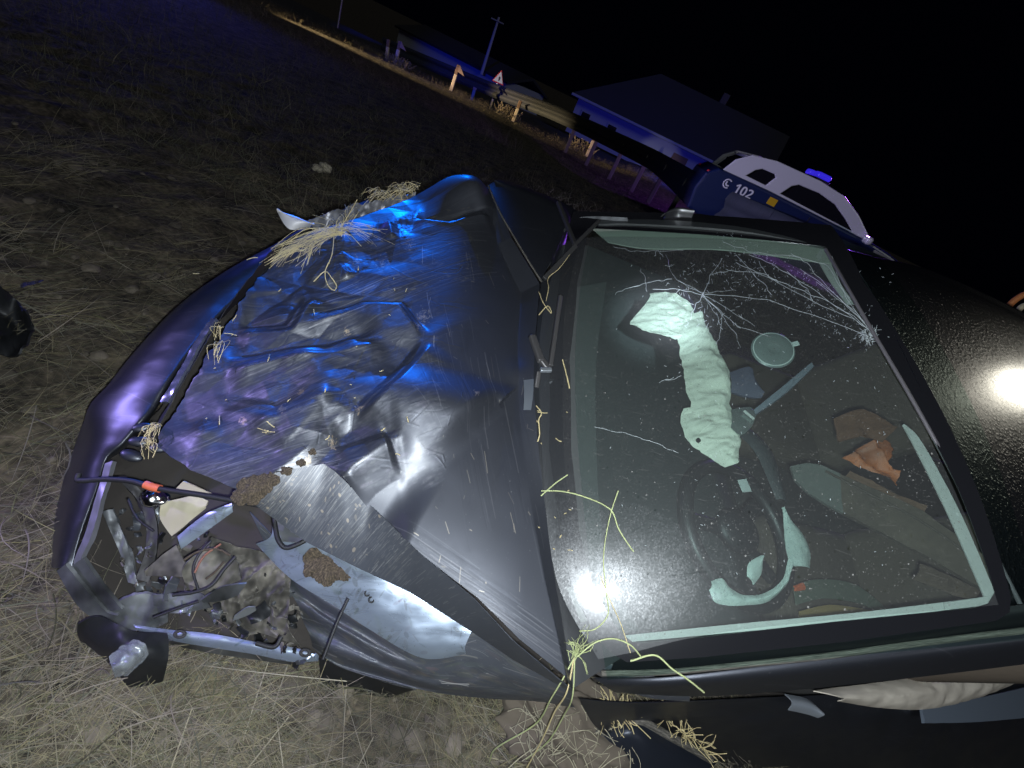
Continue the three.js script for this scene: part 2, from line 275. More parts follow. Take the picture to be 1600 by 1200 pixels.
const speckTex = canvas(1024, 1024, (g, W, H) => {
  g.fillStyle = 'rgb(60,62,69)'; g.fillRect(0, 0, W, H);
  for (let i = 0; i < 7000; i++) { const k = rr(60, 170); g.fillStyle = `rgba(${k},${k},${k},${rr(0.05, 0.4)})`; const s = rnd() < 0.05 ? rr(2, 4) : rr(0.6, 1.6); g.fillRect(rr(0, W), rr(0, H), s, s); }
  for (let i = 0; i < 160; i++) { const x = rr(0, W), y = rr(0, H), l = rr(10, 190), a = rr(-0.35, 0.35); g.strokeStyle = `rgba(140,140,145,${rr(0.05, 0.35)})`; g.lineWidth = rr(0.6, 1.8); g.beginPath(); g.moveTo(x, y); g.lineTo(x + l * Math.cos(a), y + l * Math.sin(a)); g.stroke(); }
});
const paint = phys(0xffffff, 0.46, 0.72, { map: speckTex, clearcoat: 0.3, clearcoatRoughness: 0.3 });
// scraped bodywork: streaks along the car
const streakTex = canvas(1024, 1024, (g, W, H) => {
  g.fillStyle = 'rgb(76,79,86)'; g.fillRect(0, 0, W, H);
  for (let i = 0; i < 1500; i++) { const x = rr(0, W), y = rr(0, H), k = 0.5 + 1.6 * fbm(x / 190, y / 120, 4.4, 4); if (rnd() > k) continue; g.fillStyle = `rgba(${rr(110, 150)},${rr(100, 138)},${rr(84, 122)},${rr(0.03, 0.16)})`; g.beginPath(); g.ellipse(x, y, rr(4, 60), rr(2, 16), rr(-0.3, 0.3), 0, 7); g.fill(); }
  for (let i = 0; i < 620; i++) { const x = rr(-100, W), y = rr(0, H), l = rr(10, 300) * rnd(), k = rr(70, 215), a = rr(-0.3, 0.22); g.strokeStyle = `rgba(${k},${k * 0.99},${k * 0.97},${rr(0.08, 0.8)})`; g.lineWidth = rr(0.6, rnd() < 0.14 ? 12 : 2.2); g.beginPath(); g.moveTo(x, y); g.quadraticCurveTo(x + l * 0.5, y + l * 0.5 * Math.sin(a) + rr(-5, 5), x + l * Math.cos(a), y + l * Math.sin(a)); g.stroke(); }
  for (let i = 0; i < 3000; i++) { const k = rr(70, 190); g.fillStyle = `rgba(${k},${k * 0.95},${k * 0.85},${rr(0.1, 0.6)})`; const s = rr(0.6, 2.2); g.fillRect(rr(0, W), rr(0, H), s, s); }
});
const scraped = std(0xffffff, 0.48, 0.2, { map: streakTex, bumpMap: streakTex, bumpScale: 0.0006 });
const mudTex = data(256, 256, (u, v) => { const k = 0.5 + 0.5 * fbm(u * 14, v * 14, 3, 5) + 0.3 * fbm(u * 60, v * 60, 5, 2); return [0.72 * k, 0.69 * k, 0.64 * k]; }, true);
const muddy = std(0xffffff, 0.85, 0.1, { map: mudTex, bumpMap: mudTex, bumpScale: 0.006 });
const mud = std(rgb(0.55, 0.45, 0.35), 0.97, 0, { map: mudTex });
const grimeTex = canvas(1024, 1024, (g, W, H) => {
  g.fillStyle = 'rgb(222,228,236)'; g.fillRect(0, 0, W, H);
  for (let i = 0; i < 2600; i++) { const x = rr(0, W), y = rr(0, H), k = 0.25 + 1.8 * fbm(x / 140, y / 140, 7.4, 4); if (rnd() > k) continue; g.fillStyle = `rgba(${rr(90, 130)},${rr(84, 118)},${rr(70, 100)},${rr(0.04, 0.22)})`; g.beginPath(); g.ellipse(x, y, rr(2, 26), rr(1, 10), rr(0, 3), 0, 7); g.fill(); }
  for (let i = 0; i < 500; i++) { const x = rr(0, W), y = rr(0, H), l = rr(6, 120), a = rr(-0.5, 0.5), k = rr(60, 250); g.strokeStyle = `rgba(${k},${k},${k},${rr(0.08, 0.4)})`; g.lineWidth = rr(0.5, 1.8); g.beginPath(); g.moveTo(x, y); g.lineTo(x + l * Math.cos(a), y + l * Math.sin(a)); g.stroke(); }
  for (let i = 0; i < 1600; i++) { const k = rr(20, 110); g.fillStyle = `rgba(${k},${k},${k * 0.9},${rr(0.2, 0.8)})`; const s = rr(0.6, 2.6); g.fillRect(rr(0, W), rr(0, H), s, s); }
}); grimeTex.repeat.set(2, 2);
const silver = std(rgb(0.52, 0.58, 0.66), 0.46, 0.7, { map: grimeTex, roughnessMap: data(256, 256, (u, v) => { const k = 0.75 + 0.9 * fbm(u * 8, v * 40, 2, 4); return [k, k, k]; }), bumpMap: grimeTex, bumpScale: 0.0003 });
const zinc = std(rgb(0.42, 0.45, 0.48), 0.42, 0.8);
const dirtyMetal = std(0xffffff, 0.55, 0.5, { map: data(256, 256, (u, v) => { const k = 0.42 + 0.55 * fbm(u * 10, v * 10, 6, 5); return [k * 0.98, k, k * 1.03]; }, true), bumpMap: mudTex, bumpScale: 0.004 });
const blackPlastic = std(rgb(0.013, 0.014, 0.016), 0.5, 0, { bumpMap: mudTex, bumpScale: 0.0015 });
const rubber = std(rgb(0.012, 0.012, 0.014), 0.62);
const darkGap = std(rgb(0.035, 0.034, 0.034), 0.9), darkUnderside = std(rgb(0.042, 0.036, 0.032), 0.95, 0, { bumpMap: mudTex, bumpScale: 0.004 }), carpet = std(rgb(0.06, 0.058, 0.056), 1), cabinGrey = std(rgb(0.09, 0.088, 0.085), 0.9);  // second tone also stands in for shade under the bonnet
const beigePlate = std(rgb(0.40, 0.36, 0.26), 0.7, 0, { bumpMap: mudTex, bumpScale: 0.003 });

// ---- dents in the bonnet
const xy = q => { const p = onto(q[0], q[1], Shood); return [p[0], p[1]]; };
function near(P, x, y) { let b = 9, s = 0, u = 0; for (let i = 0; i < P.length - 1; i++) { const [ax, ay] = P[i], [bx, by] = P[i + 1], dx = bx - ax, dy = by - ay, t = Math.min(1, Math.max(0, ((x - ax) * dx + (y - ay) * dy) / (dx * dx + dy * dy))), px = x - ax - t * dx, py = y - ay - t * dy, d = Math.hypot(px, py); if (d < b) { b = d; s = Math.sign(dx * (y - ay) - dy * (x - ax)); u = (i + t) / (P.length - 1); } } return [b, s, u]; }
const lines = [ // sighted crease, height, half width, sharpness (1 = knife edge)
  [[[518, 765], [552, 729], [590, 705], [612, 697]], 0.030, 0.032, 0.7], [[[606, 338], [612, 372]], 0.018, 0.012, 0.7], [[[395, 764], [480, 702], [558, 620]], 0.010, 0.016, 0.9],
  [[[480, 432], [512, 404], [545, 384]], 0.016, 0.014, 0.8], [[[500, 440], [535, 412], [548, 428]], 0.014, 0.013, 0.8], [[[425, 714], [470, 668], [508, 636], [546, 630]], 0.008, 0.02, 0.8],
].map(([p, a, w, k]) => ({ p: p.map(xy), a, w, k }));
const steps = [ // sighted fold, a point on its higher side, height, half width
  [[[342, 562], [431, 543], [520, 534], [604, 514]], [450, 610], 0.026, 0.034], [[[470, 493], [568, 466], [628, 471], [668, 526]], [560, 510], 0.017, 0.022], [[[366, 496], [452, 496], [486, 448]], [440, 520], 0.018, 0.024],
  [[[552, 652], [611, 597], [668, 530]], [640, 640], 0.018, 0.022], [[[521, 704], [575, 690], [626, 681]], [600, 760], 0.006, 0.012], [[[648, 338], [700, 348], [766, 332]], [710, 420], 0.018, 0.022], [[[345, 615], [430, 640], [520, 600]], [400, 700], 0.008, 0.03],
].map(([p, r, a, w]) => { const P = p.map(xy), R = xy(r); return { p: P, a, w, s: near(P, ...R)[1] }; });
const bumps = [[[312, 672], 0.034, 0.020], [[412, 660], 0.028, 0.018], [[552, 526], 0.034, 0.014], [[470, 546], 0.036, 0.012], [[728, 306], 0.135, 0.085], [[590, 385], 0.09, -0.025], [[822, 575], 0.05, 0.010], [[470, 672], 0.07, 0.012], [[400, 590], 0.10, -0.012]].map(([c, r, a]) => [xy(c), r, a]);
const scoop = [[780, 630], [730, 676], [684, 736], [640, 806], [618, 850]].map(xy);
const scoopSign = near(scoop, ...xy([600, 770]))[1];
// crumpled sheet: flat triangular facets between random heights
const hash2 = (i, j, k) => { const f = Math.sin(i * 127.1 + j * 311.7 + k * 74.7) * 43758.5453; return (f - Math.floor(f)) * 2 - 1; };
function facets(x, y, a, b, k) {
  const wx = x + 0.035 * fbm(x * 5, y * 5, k, 2), wy = y + 0.035 * fbm(x * 5, y * 5, k + 3, 2);
  const p = (wx * 0.86 + wy * 0.5) / a, q = (-wx * 0.5 + wy * 0.86) / b, i = Math.floor(p), j = Math.floor(q), u = p - i, v = q - j, A = hash2(i, j, k), B = hash2(i + 1, j, k), C = hash2(i, j + 1, k), D = hash2(i + 1, j + 1, k);
  return ((i + j) & 1) ? (u + v < 1 ? A + (B - A) * u + (C - A) * v : D + (C - D) * (1 - u) + (B - D) * (1 - v)) : (u > v ? A + (B - A) * u + (D - B) * v : A + (C - A) * v + (D - C) * u);
}
// straight folds of the sheet: [direction across the fold, offset, slope]
const folds0 = [[0.97, 0.25, 0.86, -0.16], [0.88, 0.48, 0.70, 0.15], [0.95, -0.31, 0.78, -0.13], [0.75, 0.66, 0.88, -0.12], [0.99, 0.1, 0.66, -0.10], [0.5, 0.87, 0.30, 0.12], [0.62, 0.78, 0.62, 0.13], [0.3, 0.95, 0.05, -0.10], [0.9, -0.43, 0.95, 0.10], [0.45, -0.89, 0.62, -0.10]];
function dent(x, y) {
  let h = 0;
  for (const f of lines) { const [e, , u] = near(f.p, x, y), d = e / f.w; if (d < 4) h += f.a * sm(0, 0.22, u) * sm(1, 0.78, u) * ((1 - f.k) * Math.exp(-d * d) + f.k * Math.max(0, 1.06 - Math.sqrt(d * d * 0.16 + 0.0009))); }
  for (const f of steps) { const [d, s, u] = near(f.p, x, y); if (d < 0.4) h += 1.35 * f.a * s * f.s * sm(0, f.w, d) * Math.exp(-d / 0.075) * sm(0, 0.16, u) * sm(1, 0.84, u); }
  for (const [c, r, a] of bumps) { const d = Math.hypot(x - c[0], y - c[1]) / r; if (d < 3) h += a * Math.exp(-d * d * 1.1); }
  const [d, s] = near(scoop, x, y), q = d * (s === scoopSign ? 1 : -1);
  h += sm(-0.03, 0.06, q) * sm(0.02, 0.2, y) * (1 - sm(0.74, 0.86, x)) * (-0.33 * (y - 0.33) + 0.05 * (x - 0.5)) + 0.10 * (y - 0.3) * sm(0.5, 0.2, x);
  const front = sm(0.5, 0.74, x) * sm(0.42, 0.24, y);
  let c = 0; for (const [ax, ay, k, s] of folds0) c += s * Math.sqrt((ax * x + ay * y - k) ** 2 + 2e-6);
  h += front * (0.45 * (c - 0.02) + 0.018 * facets(x, y, 0.17, 0.11, 1.7) + 0.006 * facets(x, y, 0.075, 0.05, 8.3));
  h += 0.003 * fbm(x * 4, y * 4, 1.9, 2);
  return h;
}
{
  const E = {
    rear: [[765, 290], [800, 368], [845, 440], [838, 520], [835, 600], [840, 680], [848, 760], [857, 840], [868, 920], [893, 1078]],
    front: [[490, 352], [440, 378], [395, 430], [345, 500], [300, 580], [258, 650], [240, 692], [300, 735], [378, 768]],
    far: [[490, 352], [580, 322], [650, 298], [700, 290], [765, 290]],
    near: [[378, 768], [432, 738], [510, 724], [580, 790], [660, 868], [740, 935], [800, 1000], [893, 1078]],
  };
  const nu = 340, nv = 380;
  const f = resample(spots(E.front, Shood), nv, true), r = resample(spots(E.rear, Shood), nv, true), a = resample(spots(E.far, Shood), nu, true), b = resample(spots(E.near, Shood), nu, true);
  const G = [];
  for (let i = 0; i < nu; i++) {
    const s = i / (nu - 1), col = [];
    for (let j = 0; j < nv; j++) {
      const t = j / (nv - 1);
      const p = [0, 1].map(k => (1 - s) * f[j][k] + s * r[j][k] + (1 - t) * a[i][k] + t * b[i][k] - ((1 - s) * (1 - t) * f[0][k] + (1 - s) * t * f[nv - 1][k] + s * (1 - t) * r[0][k] + s * t * r[nv - 1][k]));
      const edge = Math.min(1, s / 0.03), tatter = (1 - edge) * 0.02 * fbm(p[0] * 20, p[1] * 20, 4, 3);
      col.push(L(p[0] + tatter, p[1], Shood(p[0], p[1]) + dent(p[0], p[1]) * Math.min(1, (1 - s) / 0.05 + 0.15)));
    }
    G.push(col);
  }
  part('hood', shell(G, 0.003, hoodUV), paintHood, car, 'black bonnet crumpled into creases with blue reflections');
}
const Sdent = (x, y) => Shood(x, y) + dent(x, y);
const flangeMat = phys(0xffffff, 0.5, 0.35, { clearcoat: 0.3, clearcoatRoughness: 0.35, map: canvas(1024, 256, (g, W, H) => {
  g.fillStyle = 'rgb(70,73,80)'; g.fillRect(0, 0, W, H);
  for (let i = 0; i < 2200; i++) { const x = W * rnd() * rnd() * 1.1, y = rr(0, H), l = rr(14, 80), k = rr(90, 190); if (x > W * 0.5 && rnd() < 0.7) continue; g.strokeStyle = `rgba(${k},${k * 0.98},${k * 0.94},${rr(0.05, 0.5)})`; g.lineWidth = rr(0.5, 1.5); g.beginPath(); g.moveTo(x, y); g.lineTo(x + l * 0.3, y + l); g.stroke(); }
  for (let i = 0; i < 130; i++) { const x = W * rnd() ** 3 * 0.4; g.fillStyle = `rgba(176,158,132,${rr(0.1, 0.6)})`; g.beginPath(); g.ellipse(x, rr(0, H), rr(0.6, 5), rr(1, 11), rr(-0.3, 0.3), 0, 7); g.fill(); }
}) });
// side flange of the bonnet, bent down
part('hood_flange', panel([[[378, 768, 0, Sdent], [432, 738, 0, Sdent], [510, 724, 0, Sdent], [580, 790, 0, Sdent], [660, 868, 0, Sdent], [740, 935, 0, Sdent], [800, 1000, 0, Sdent], [893, 1078]], [[380, 776, -0.02], [430, 812, -0.05], [480, 848, -0.07], [560, 888, -0.08], [640, 925, -0.08], [735, 986, -0.07], [800, 1030, -0.05], [893, 1082, -0.02]]], { nu: 120, nv: 14, crisp: true, noise: 0.004, freq: 22, pin: true, puff: 0.006, uvf: (p, s, t) => [s, t] }), flangeMat, car, 'bent-down bonnet edge scraped bright');
part('inner_fender', panel([[[420, 775, -0.15], [470, 828, -0.13], [550, 872, -0.12], [640, 912, -0.12], [700, 950, -0.11], [738, 984, -0.11]], [[425, 835, -0.17], [480, 880, -0.16], [540, 915, -0.15], [600, 962, -0.15], [660, 1000, -0.14], [725, 1010, -0.13]], [[400, 850, -0.19], [455, 905, -0.18], [520, 945, -0.17], [580, 985, -0.17], [660, 1028, -0.16], [728, 1022, -0.14]]], { nu: 60, nv: 24, noise: 0.012, freq: 7, puff: 0.01 }), silver, car, 'bare bluish metal panel under the bonnet edge');
part('inlet_pocket', panel([[[428, 795, -0.115], [500, 812, -0.11]], [[430, 815, -0.118], [500, 822, -0.115]], [[437, 845, -0.112], [475, 846, -0.11], [503, 828, -0.105]]], { nu: 24, nv: 14, puff: -0.012 }), dirtyMetal, car);
part('inlet_rim', line([[428, 790, -0.108], [430, 822, -0.105], [436, 846, -0.1], [446, 856, -0.1], [462, 852, -0.098], [485, 840, -0.097], [503, 829, -0.095]], Shood, 0.0055, 50), rubber, car);
for (const [u, v] of [[563, 904], [573, 928], [579, 938]]) { const p = onto(u, v, up(Shood, -0.148)); const g = new THREE.TorusGeometry(0.006, 0.0022, 8, 16); g.rotateX(-Math.PI / 2); g.translate(p[0], p[2] + 0.012, -p[1]); part('bolt_hole', g, rubber, car); }
// outer wing on the near side, scraped along its length
part('fender', panel([[[390, 800, -0.2], [455, 865, -0.2], [560, 950, -0.19], [660, 1010, -0.17], [740, 985, -0.12], [800, 1025, -0.08], [893, 1078, -0.02]], [[430, 880, -0.23], [490, 935, -0.23], [570, 985, -0.22], [650, 1030, -0.2], [730, 1030, -0.17], [810, 1062, -0.12], [896, 1090, -0.05]], [[470, 960, -0.28], [520, 990, -0.26], [590, 1030, -0.25], [660, 1060, -0.24], [740, 1072, -0.22], [820, 1085, -0.17], [898, 1100, -0.09]], [[490, 1012, -0.33], [530, 1040, -0.32], [600, 1062, -0.32], [680, 1082, -0.3], [770, 1092, -0.27], [840, 1096, -0.2], [900, 1106, -0.13]]], { nu: 110, nv: 46, noise: 0.03, freq: 6, ridge: 0.02, rf: 7, fn: (p, s, t) => 0.016 * Math.sin(t * 24 + s * 5) * (1 - sm(0.15, 0.65, s)) * sm(0.15, 0.3, t), uvf: (p, s, t) => [1.6 - s * 1.6, t * 0.5] }), scraped, car, 'near wing scraped in long pale streaks');
part('wing_liner', panel([[[330, 838, -0.2], [360, 850, -0.2], [420, 868, -0.22], [455, 900, -0.22]], [[300, 880, -0.26], [350, 880, -0.24], [400, 910, -0.25], [450, 950, -0.25]], [[290, 930, -0.3], [340, 925, -0.28], [390, 955, -0.28], [450, 985, -0.27]], [[330, 960, -0.33], [370, 975, -0.32], [410, 990, -0.31], [470, 1010, -0.3]]], { nu: 110, nv: 90, noise: 0.05, freq: 13, ridge: 0.07, rf: 14 }), muddy, car, 'crushed wheel arch caked with dry mud');
part('splash_guard', panel([[[498, 1030, -0.36], [545, 1045, -0.36], [600, 1066, -0.36], [650, 1078, -0.36]], [[505, 1104, -0.5], [540, 1102, -0.5], [590, 1095, -0.48], [640, 1080, -0.42]]], { nu: 24, nv: 16, noise: 0.02, freq: 12 }), blackPlastic, car);
part('far_fender', panel([[[764, 289], [800, 366], [845, 438]], [[772, 284, 0.012], [828, 330, 0.01], [862, 408, 0.004]], [[776, 281, 0.015], [860, 312, 0.01], [890, 345, 0.0], [868, 412, -0.01]], [[790, 281, -0.06], [868, 311, -0.06], [905, 331, -0.05], [930, 345, -0.05]]], { nu: 40, nv: 20, uvf: p => [p.x, p.z] }), paint, car);
part('far_scuttle', panel([[[866, 402, -0.01], [880, 360, 0.0], [900, 342, 0.01], [930, 338, 0.02], [980, 340, 0.03]], [[845, 436, -0.03], [862, 392, -0.02], [893, 352, -0.01], [930, 348, 0.0], [982, 349, 0.01]]], { nu: 40, nv: 8, S: (x, y) => Math.max(Shood(x, y), Sglass(x, y) - 0.01) }), dirtyMetal, car, 'grey weathered scuttle corner');
part('panel_gap', line([[763, 290, 0.004], [780, 330, 0.004], [802, 368, 0.004], [824, 405, 0.004], [846, 440, 0.004]], Shood, 0.0035, 40, 6), muddy, car, 'dusty joint between bonnet and far wing');
// dark sheet standing in for the shade under the bonnet, closing the wreck
part('dark_bay_sheet', panel([[[560, 330, -0.36], [380, 440, -0.36], [250, 640, -0.36], [130, 740, -0.36], [100, 880, -0.38]], [[700, 420, -0.36], [520, 560, -0.36], [400, 700, -0.36], [280, 850, -0.3], [180, 960, -0.34]], [[830, 560, -0.36], [700, 720, -0.36], [560, 850, -0.38], [440, 920, -0.34], [300, 990, -0.38]], [[860, 800, -0.36], [840, 960, -0.36], [760, 1020, -0.38], [600, 1020, -0.36], [480, 1020, -0.4]]], { nu: 60, nv: 40, noise: 0.05, freq: 9 }), darkUnderside, car);
part('underbody', new RoundedBoxGeometry(4.0, 0.3, 1.5, 2, 0.08).translate(-1.2, -0.72, 0.02), darkUnderside, car);

// ---- bumper
const purpleTex = p => [p.x * 1.2, -p.z * 1.2];
part('front_bumper', panel([[[575, 312, -0.22], [492, 346, -0.26], [425, 384, -0.3], [352, 424, -0.34], [280, 476, -0.36], [218, 540, -0.38], [170, 600, -0.4], [133, 655, -0.42], [114, 706, -0.44], [97, 757, -0.44], [83, 820, -0.44], [79, 884, -0.44]],
  [[577, 316, -0.12], [496, 349, -0.14], [428, 386, -0.15], [357, 427, -0.16], [288, 479, -0.17], [228, 542, -0.18], [185, 594, -0.18], [145, 636, -0.19], [141, 690, -0.2], [122, 740, -0.21], [95, 835, -0.22], [86, 888, -0.22]],
  [[585, 324, -0.1], [515, 356, -0.12], [455, 392, -0.13], [392, 440, -0.14], [330, 498, -0.15], [278, 565, -0.15], [228, 640, -0.15], [188, 690, -0.16], [164, 716, -0.17], [148, 768, -0.18], [121, 845, -0.19], [112, 886, -0.2]],
  [[588, 330, -0.12], [522, 362, -0.14], [462, 398, -0.16], [398, 447, -0.17], [338, 504, -0.18], [287, 572, -0.19], [238, 650, -0.2], [196, 700, -0.2], [169, 722, -0.21], [152, 772, -0.22], [125, 848, -0.23], [115, 888, -0.23]]],
  { nu: 130, nv: 34, uvf: purpleTex, fn: (p, s, t) => 0.006 * fbm(p[0] * 12, p[1] * 12, 8, 3) * Math.sin(Math.PI * t) + 0.004 * Math.sin(s * 60) * Math.exp(-(((s - 0.7) / 0.08) ** 2)) * Math.exp(-(((t - 0.72) / 0.15) ** 2)) }), phys(0xffffff, 0.36, 0.72, { map: speckTex, clearcoat: 0.35, clearcoatRoughness: 0.4 }), car, 'torn black front bumper cover shining violet');
part('bumper_trim', panel([[[176, 720, -0.16], [161, 772, -0.17], [144, 834, -0.18], [128, 868, -0.19], [124, 882, -0.2]], [[164, 724, -0.165], [150, 775, -0.175], [133, 832, -0.185], [119, 866, -0.195], [112, 882, -0.2]]], { nu: 30, nv: 6, th: 0.012, noise: 0.006, freq: 26 }), std(rgb(0.33, 0.33, 0.37), 0.38, 0.7), car, 'pale chipped trim strip');
part('corner_plate', panel([[[88, 892, -0.21], [120, 945, -0.25], [150, 968, -0.28], [172, 972, -0.29]], [[102, 882, -0.18], [135, 922, -0.22], [165, 955, -0.26], [184, 962, -0.27]]], { nu: 24, nv: 8, th: 0.008, noise: 0.006, freq: 24 }), dirtyMetal, car);
part('corner_plate', panel([[[112, 884, -0.2], [148, 930, -0.24], [172, 956, -0.27]], [[130, 872, -0.18], [160, 915, -0.22], [190, 952, -0.25]]], { nu: 24, nv: 8, th: 0.008, noise: 0.006, freq: 24 }), dirtyMetal, car);
part('bumper_foam', panel([[[165, 955, -0.27], [190, 938, -0.25], [232, 928, -0.25], [262, 950, -0.27]], [[172, 972, -0.3], [205, 985, -0.3], [238, 982, -0.3], [262, 972, -0.3]]], { nu: 26, nv: 14, th: 0.01, noise: 0.02, freq: 26 }), dirtyMetal, car);
part('bumper_beam', panel([[[208, 976, -0.29], [268, 984, -0.29], [330, 990, -0.29], [400, 1003, -0.29], [470, 1014, -0.29], [484, 1022, -0.29]], [[222, 990, -0.3], [278, 1003, -0.3], [338, 1013, -0.3], [400, 1023, -0.3], [455, 1034, -0.3], [497, 1033, -0.3]]], { nu: 50, nv: 12, th: 0.012, puff: 0.008, noise: 0.004, freq: 30 }), silver, car, 'bare aluminium beam hanging across the straw');
part('beam_lip', panel([[[222, 990, -0.302], [278, 1003, -0.302], [338, 1013, -0.302], [400, 1023, -0.302], [455, 1034, -0.302]], [[224, 994, -0.35], [278, 1010, -0.35], [338, 1022, -0.35], [400, 1031, -0.35], [455, 1039, -0.35]]], { nu: 30, nv: 5, th: 0.004 }), dirtyMetal, car);
for (const [u, v] of [[281, 991], [477, 1020]]) { const p = onto(u, v, up(Shood, -0.278)), g = new THREE.TorusGeometry(0.007, 0.003, 8, 20); g.scale(1.5, 1, 1); g.rotateX(-Math.PI / 2); g.translate(p[0], p[2], -p[1]); part('beam_hole', g, darkGap, car); }
part('grille_strip', panel([[[500, 362, -0.16], [430, 420, -0.17], [345, 500, -0.18], [290, 590, -0.18], [235, 680, -0.18]], [[492, 352, -0.1], [436, 382, -0.1], [392, 432, -0.1], [342, 502, -0.1], [258, 650, -0.1], [240, 690, -0.1]]], { nu: 60, nv: 8, noise: 0.015, freq: 22 }), std(rgb(0.02, 0.018, 0.016), 0.7), car);
part('grille_trim', panel([[[338, 498, -0.12], [318, 528, -0.12], [290, 578, -0.12], [262, 628, -0.12]], [[330, 496, -0.13], [308, 527, -0.13], [280, 578, -0.13], [250, 628, -0.13]]], { nu: 40, nv: 5, th: 0.008, noise: 0.01, freq: 40 }), phys(rgb(0.3, 0.32, 0.4), 0.25, 0.8), car, 'narrow bright grille trim lit blue');
for (const [u, v, a, s] of [[222, 668, 0.5, 1], [218, 690, 0.2, 1.1], [206, 712, -0.1, 1.2], [250, 700, 0.4, 1.1]]) { const p = onto(u, v, up(Shood, -0.13)), g = new THREE.SphereGeometry(0.016 * s, 18, 12); g.scale(1.4, 0.5, 0.8); g.rotateY(a); g.translate(p[0], p[2], -p[1]); part('grille_slat_end', g, paint, car); }
part('bent_bracket', panel([[[433, 330, -0.02], [462, 338, -0.03], [492, 352, -0.04]], [[433, 331, -0.03], [452, 358, -0.06], [484, 356, -0.07]]], { nu: 18, nv: 10, th: 0.003, puff: 0.012 }), std(rgb(0.55, 0.54, 0.55), 0.5, 0.2), car, 'pale torn shard sticking up at the front');
part('torn_edge', panel([[[480, 345, -0.05], [545, 322, -0.05], [575, 318, -0.05], [650, 300, -0.04]], [[490, 356, -0.08], [540, 345, -0.08], [580, 335, -0.08], [648, 318, -0.07]]], { nu: 50, nv: 10, noise: 0.04, freq: 24, th: 0.003 }), std(rgb(0.2, 0.2, 0.22), 0.45, 0.5), car);

// ---- what lies open in the near front corner
part('radiator_support', panel([[[180, 745, -0.2], [220, 790, -0.22], [228, 850, -0.24], [212, 905, -0.26]], [[196, 742, -0.21], [238, 790, -0.23], [246, 852, -0.25], [232, 910, -0.27]]], { nu: 26, nv: 8, th: 0.01, noise: 0.02, freq: 22 }), std(rgb(0.035, 0.033, 0.034), 0.6, 0.3), car);
part('radiator_support', panel([[[160, 800, -0.23], [185, 860, -0.25], [200, 910, -0.27]], [[176, 796, -0.22], [200, 855, -0.25], [216, 915, -0.27]]], { nu: 20, nv: 8, th: 0.008, noise: 0.03, freq: 22 }), dirtyMetal, car);
part('headlamp_bowl', (() => { const p = onto(243, 778, up(Shood, -0.1)), g = new THREE.SphereGeometry(0.03, 26, 16, 0, Math.PI * 2, 0, 1.9); const q = g.attributes.position; for (let i = 0; i < q.count; i++) { const k = 1 + 0.35 * fbm(q.getX(i) * 40, q.getY(i) * 40, q.getZ(i) * 40, 2); q.setXYZ(i, q.getX(i) * k, q.getY(i) * k * 0.6, q.getZ(i) * k * 0.8); } g.computeVertexNormals(); g.translate(p[0], p[2], -p[1]); return g; })(), std(rgb(0.75, 0.75, 0.78), 0.16, 1), car, 'smashed chrome headlamp bowl');
part('battery_cover', panel([[[252, 785, -0.1], [300, 776, -0.09], [325, 782, -0.09]], [[250, 810, -0.12], [290, 800, -0.1], [322, 790, -0.09]], [[268, 838, -0.14], [290, 820, -0.12], [322, 794, -0.1]]], { nu: 18, nv: 12, th: 0.006, noise: 0.01, freq: 18 }), beigePlate, car, 'cream plastic cover broken open');
part('battery_cover', panel([[[286, 752, -0.08], [310, 762, -0.08], [330, 772, -0.08]], [[270, 768, -0.1], [300, 772, -0.09], [320, 778, -0.09]]], { nu: 10, nv: 6, th: 0.004 }), beigePlate, car);
part('bracket_bar', panel([[[277, 838, -0.1], [320, 804, -0.08], [362, 786, -0.07]], [[283, 858, -0.11], [328, 826, -0.09], [364, 800, -0.08]]], { nu: 18, nv: 8, th: 0.008, puff: 0.006 }), silver, car, 'flat bare metal bracket');
part('bent_plate', panel([[[226, 893, -0.18], [250, 870, -0.16], [275, 852, -0.15]], [[228, 900, -0.19], [252, 900, -0.18], [300, 902, -0.17]]], { nu: 16, nv: 12, th: 0.004, noise: 0.01, freq: 24 }), muddy, car);
part('bent_plate', panel([[[284, 895, -0.16], [300, 870, -0.14], [340, 855, -0.14], [372, 880, -0.15]], [[288, 910, -0.18], [318, 920, -0.18], [350, 916, -0.18], [376, 905, -0.18]]], { nu: 24, nv: 14, th: 0.004, noise: 0.03, freq: 22 }), muddy, car);
part('bent_plate', panel([[[314, 938, -0.2], [345, 918, -0.18], [385, 912, -0.18]], [[318, 942, -0.22], [350, 938, -0.22], [372, 930, -0.22]]], { nu: 14, nv: 8, th: 0.004, noise: 0.01, freq: 24 }), dirtyMetal, car);
part('bent_plate', panel([[[366, 962, -0.22], [385, 950, -0.2], [398, 949, -0.2]], [[364, 970, -0.23], [386, 962, -0.22], [400, 954, -0.21]]], { nu: 12, nv: 6, th: 0.004 }), zinc, car);
part('bent_plate', panel([[[240, 930, -0.24], [300, 925, -0.22], [318, 930, -0.22]], [[238, 955, -0.27], [280, 958, -0.26], [330, 950, -0.25]]], { nu: 22, nv: 12, th: 0.004, noise: 0.03, freq: 24 }), dirtyMetal, car);
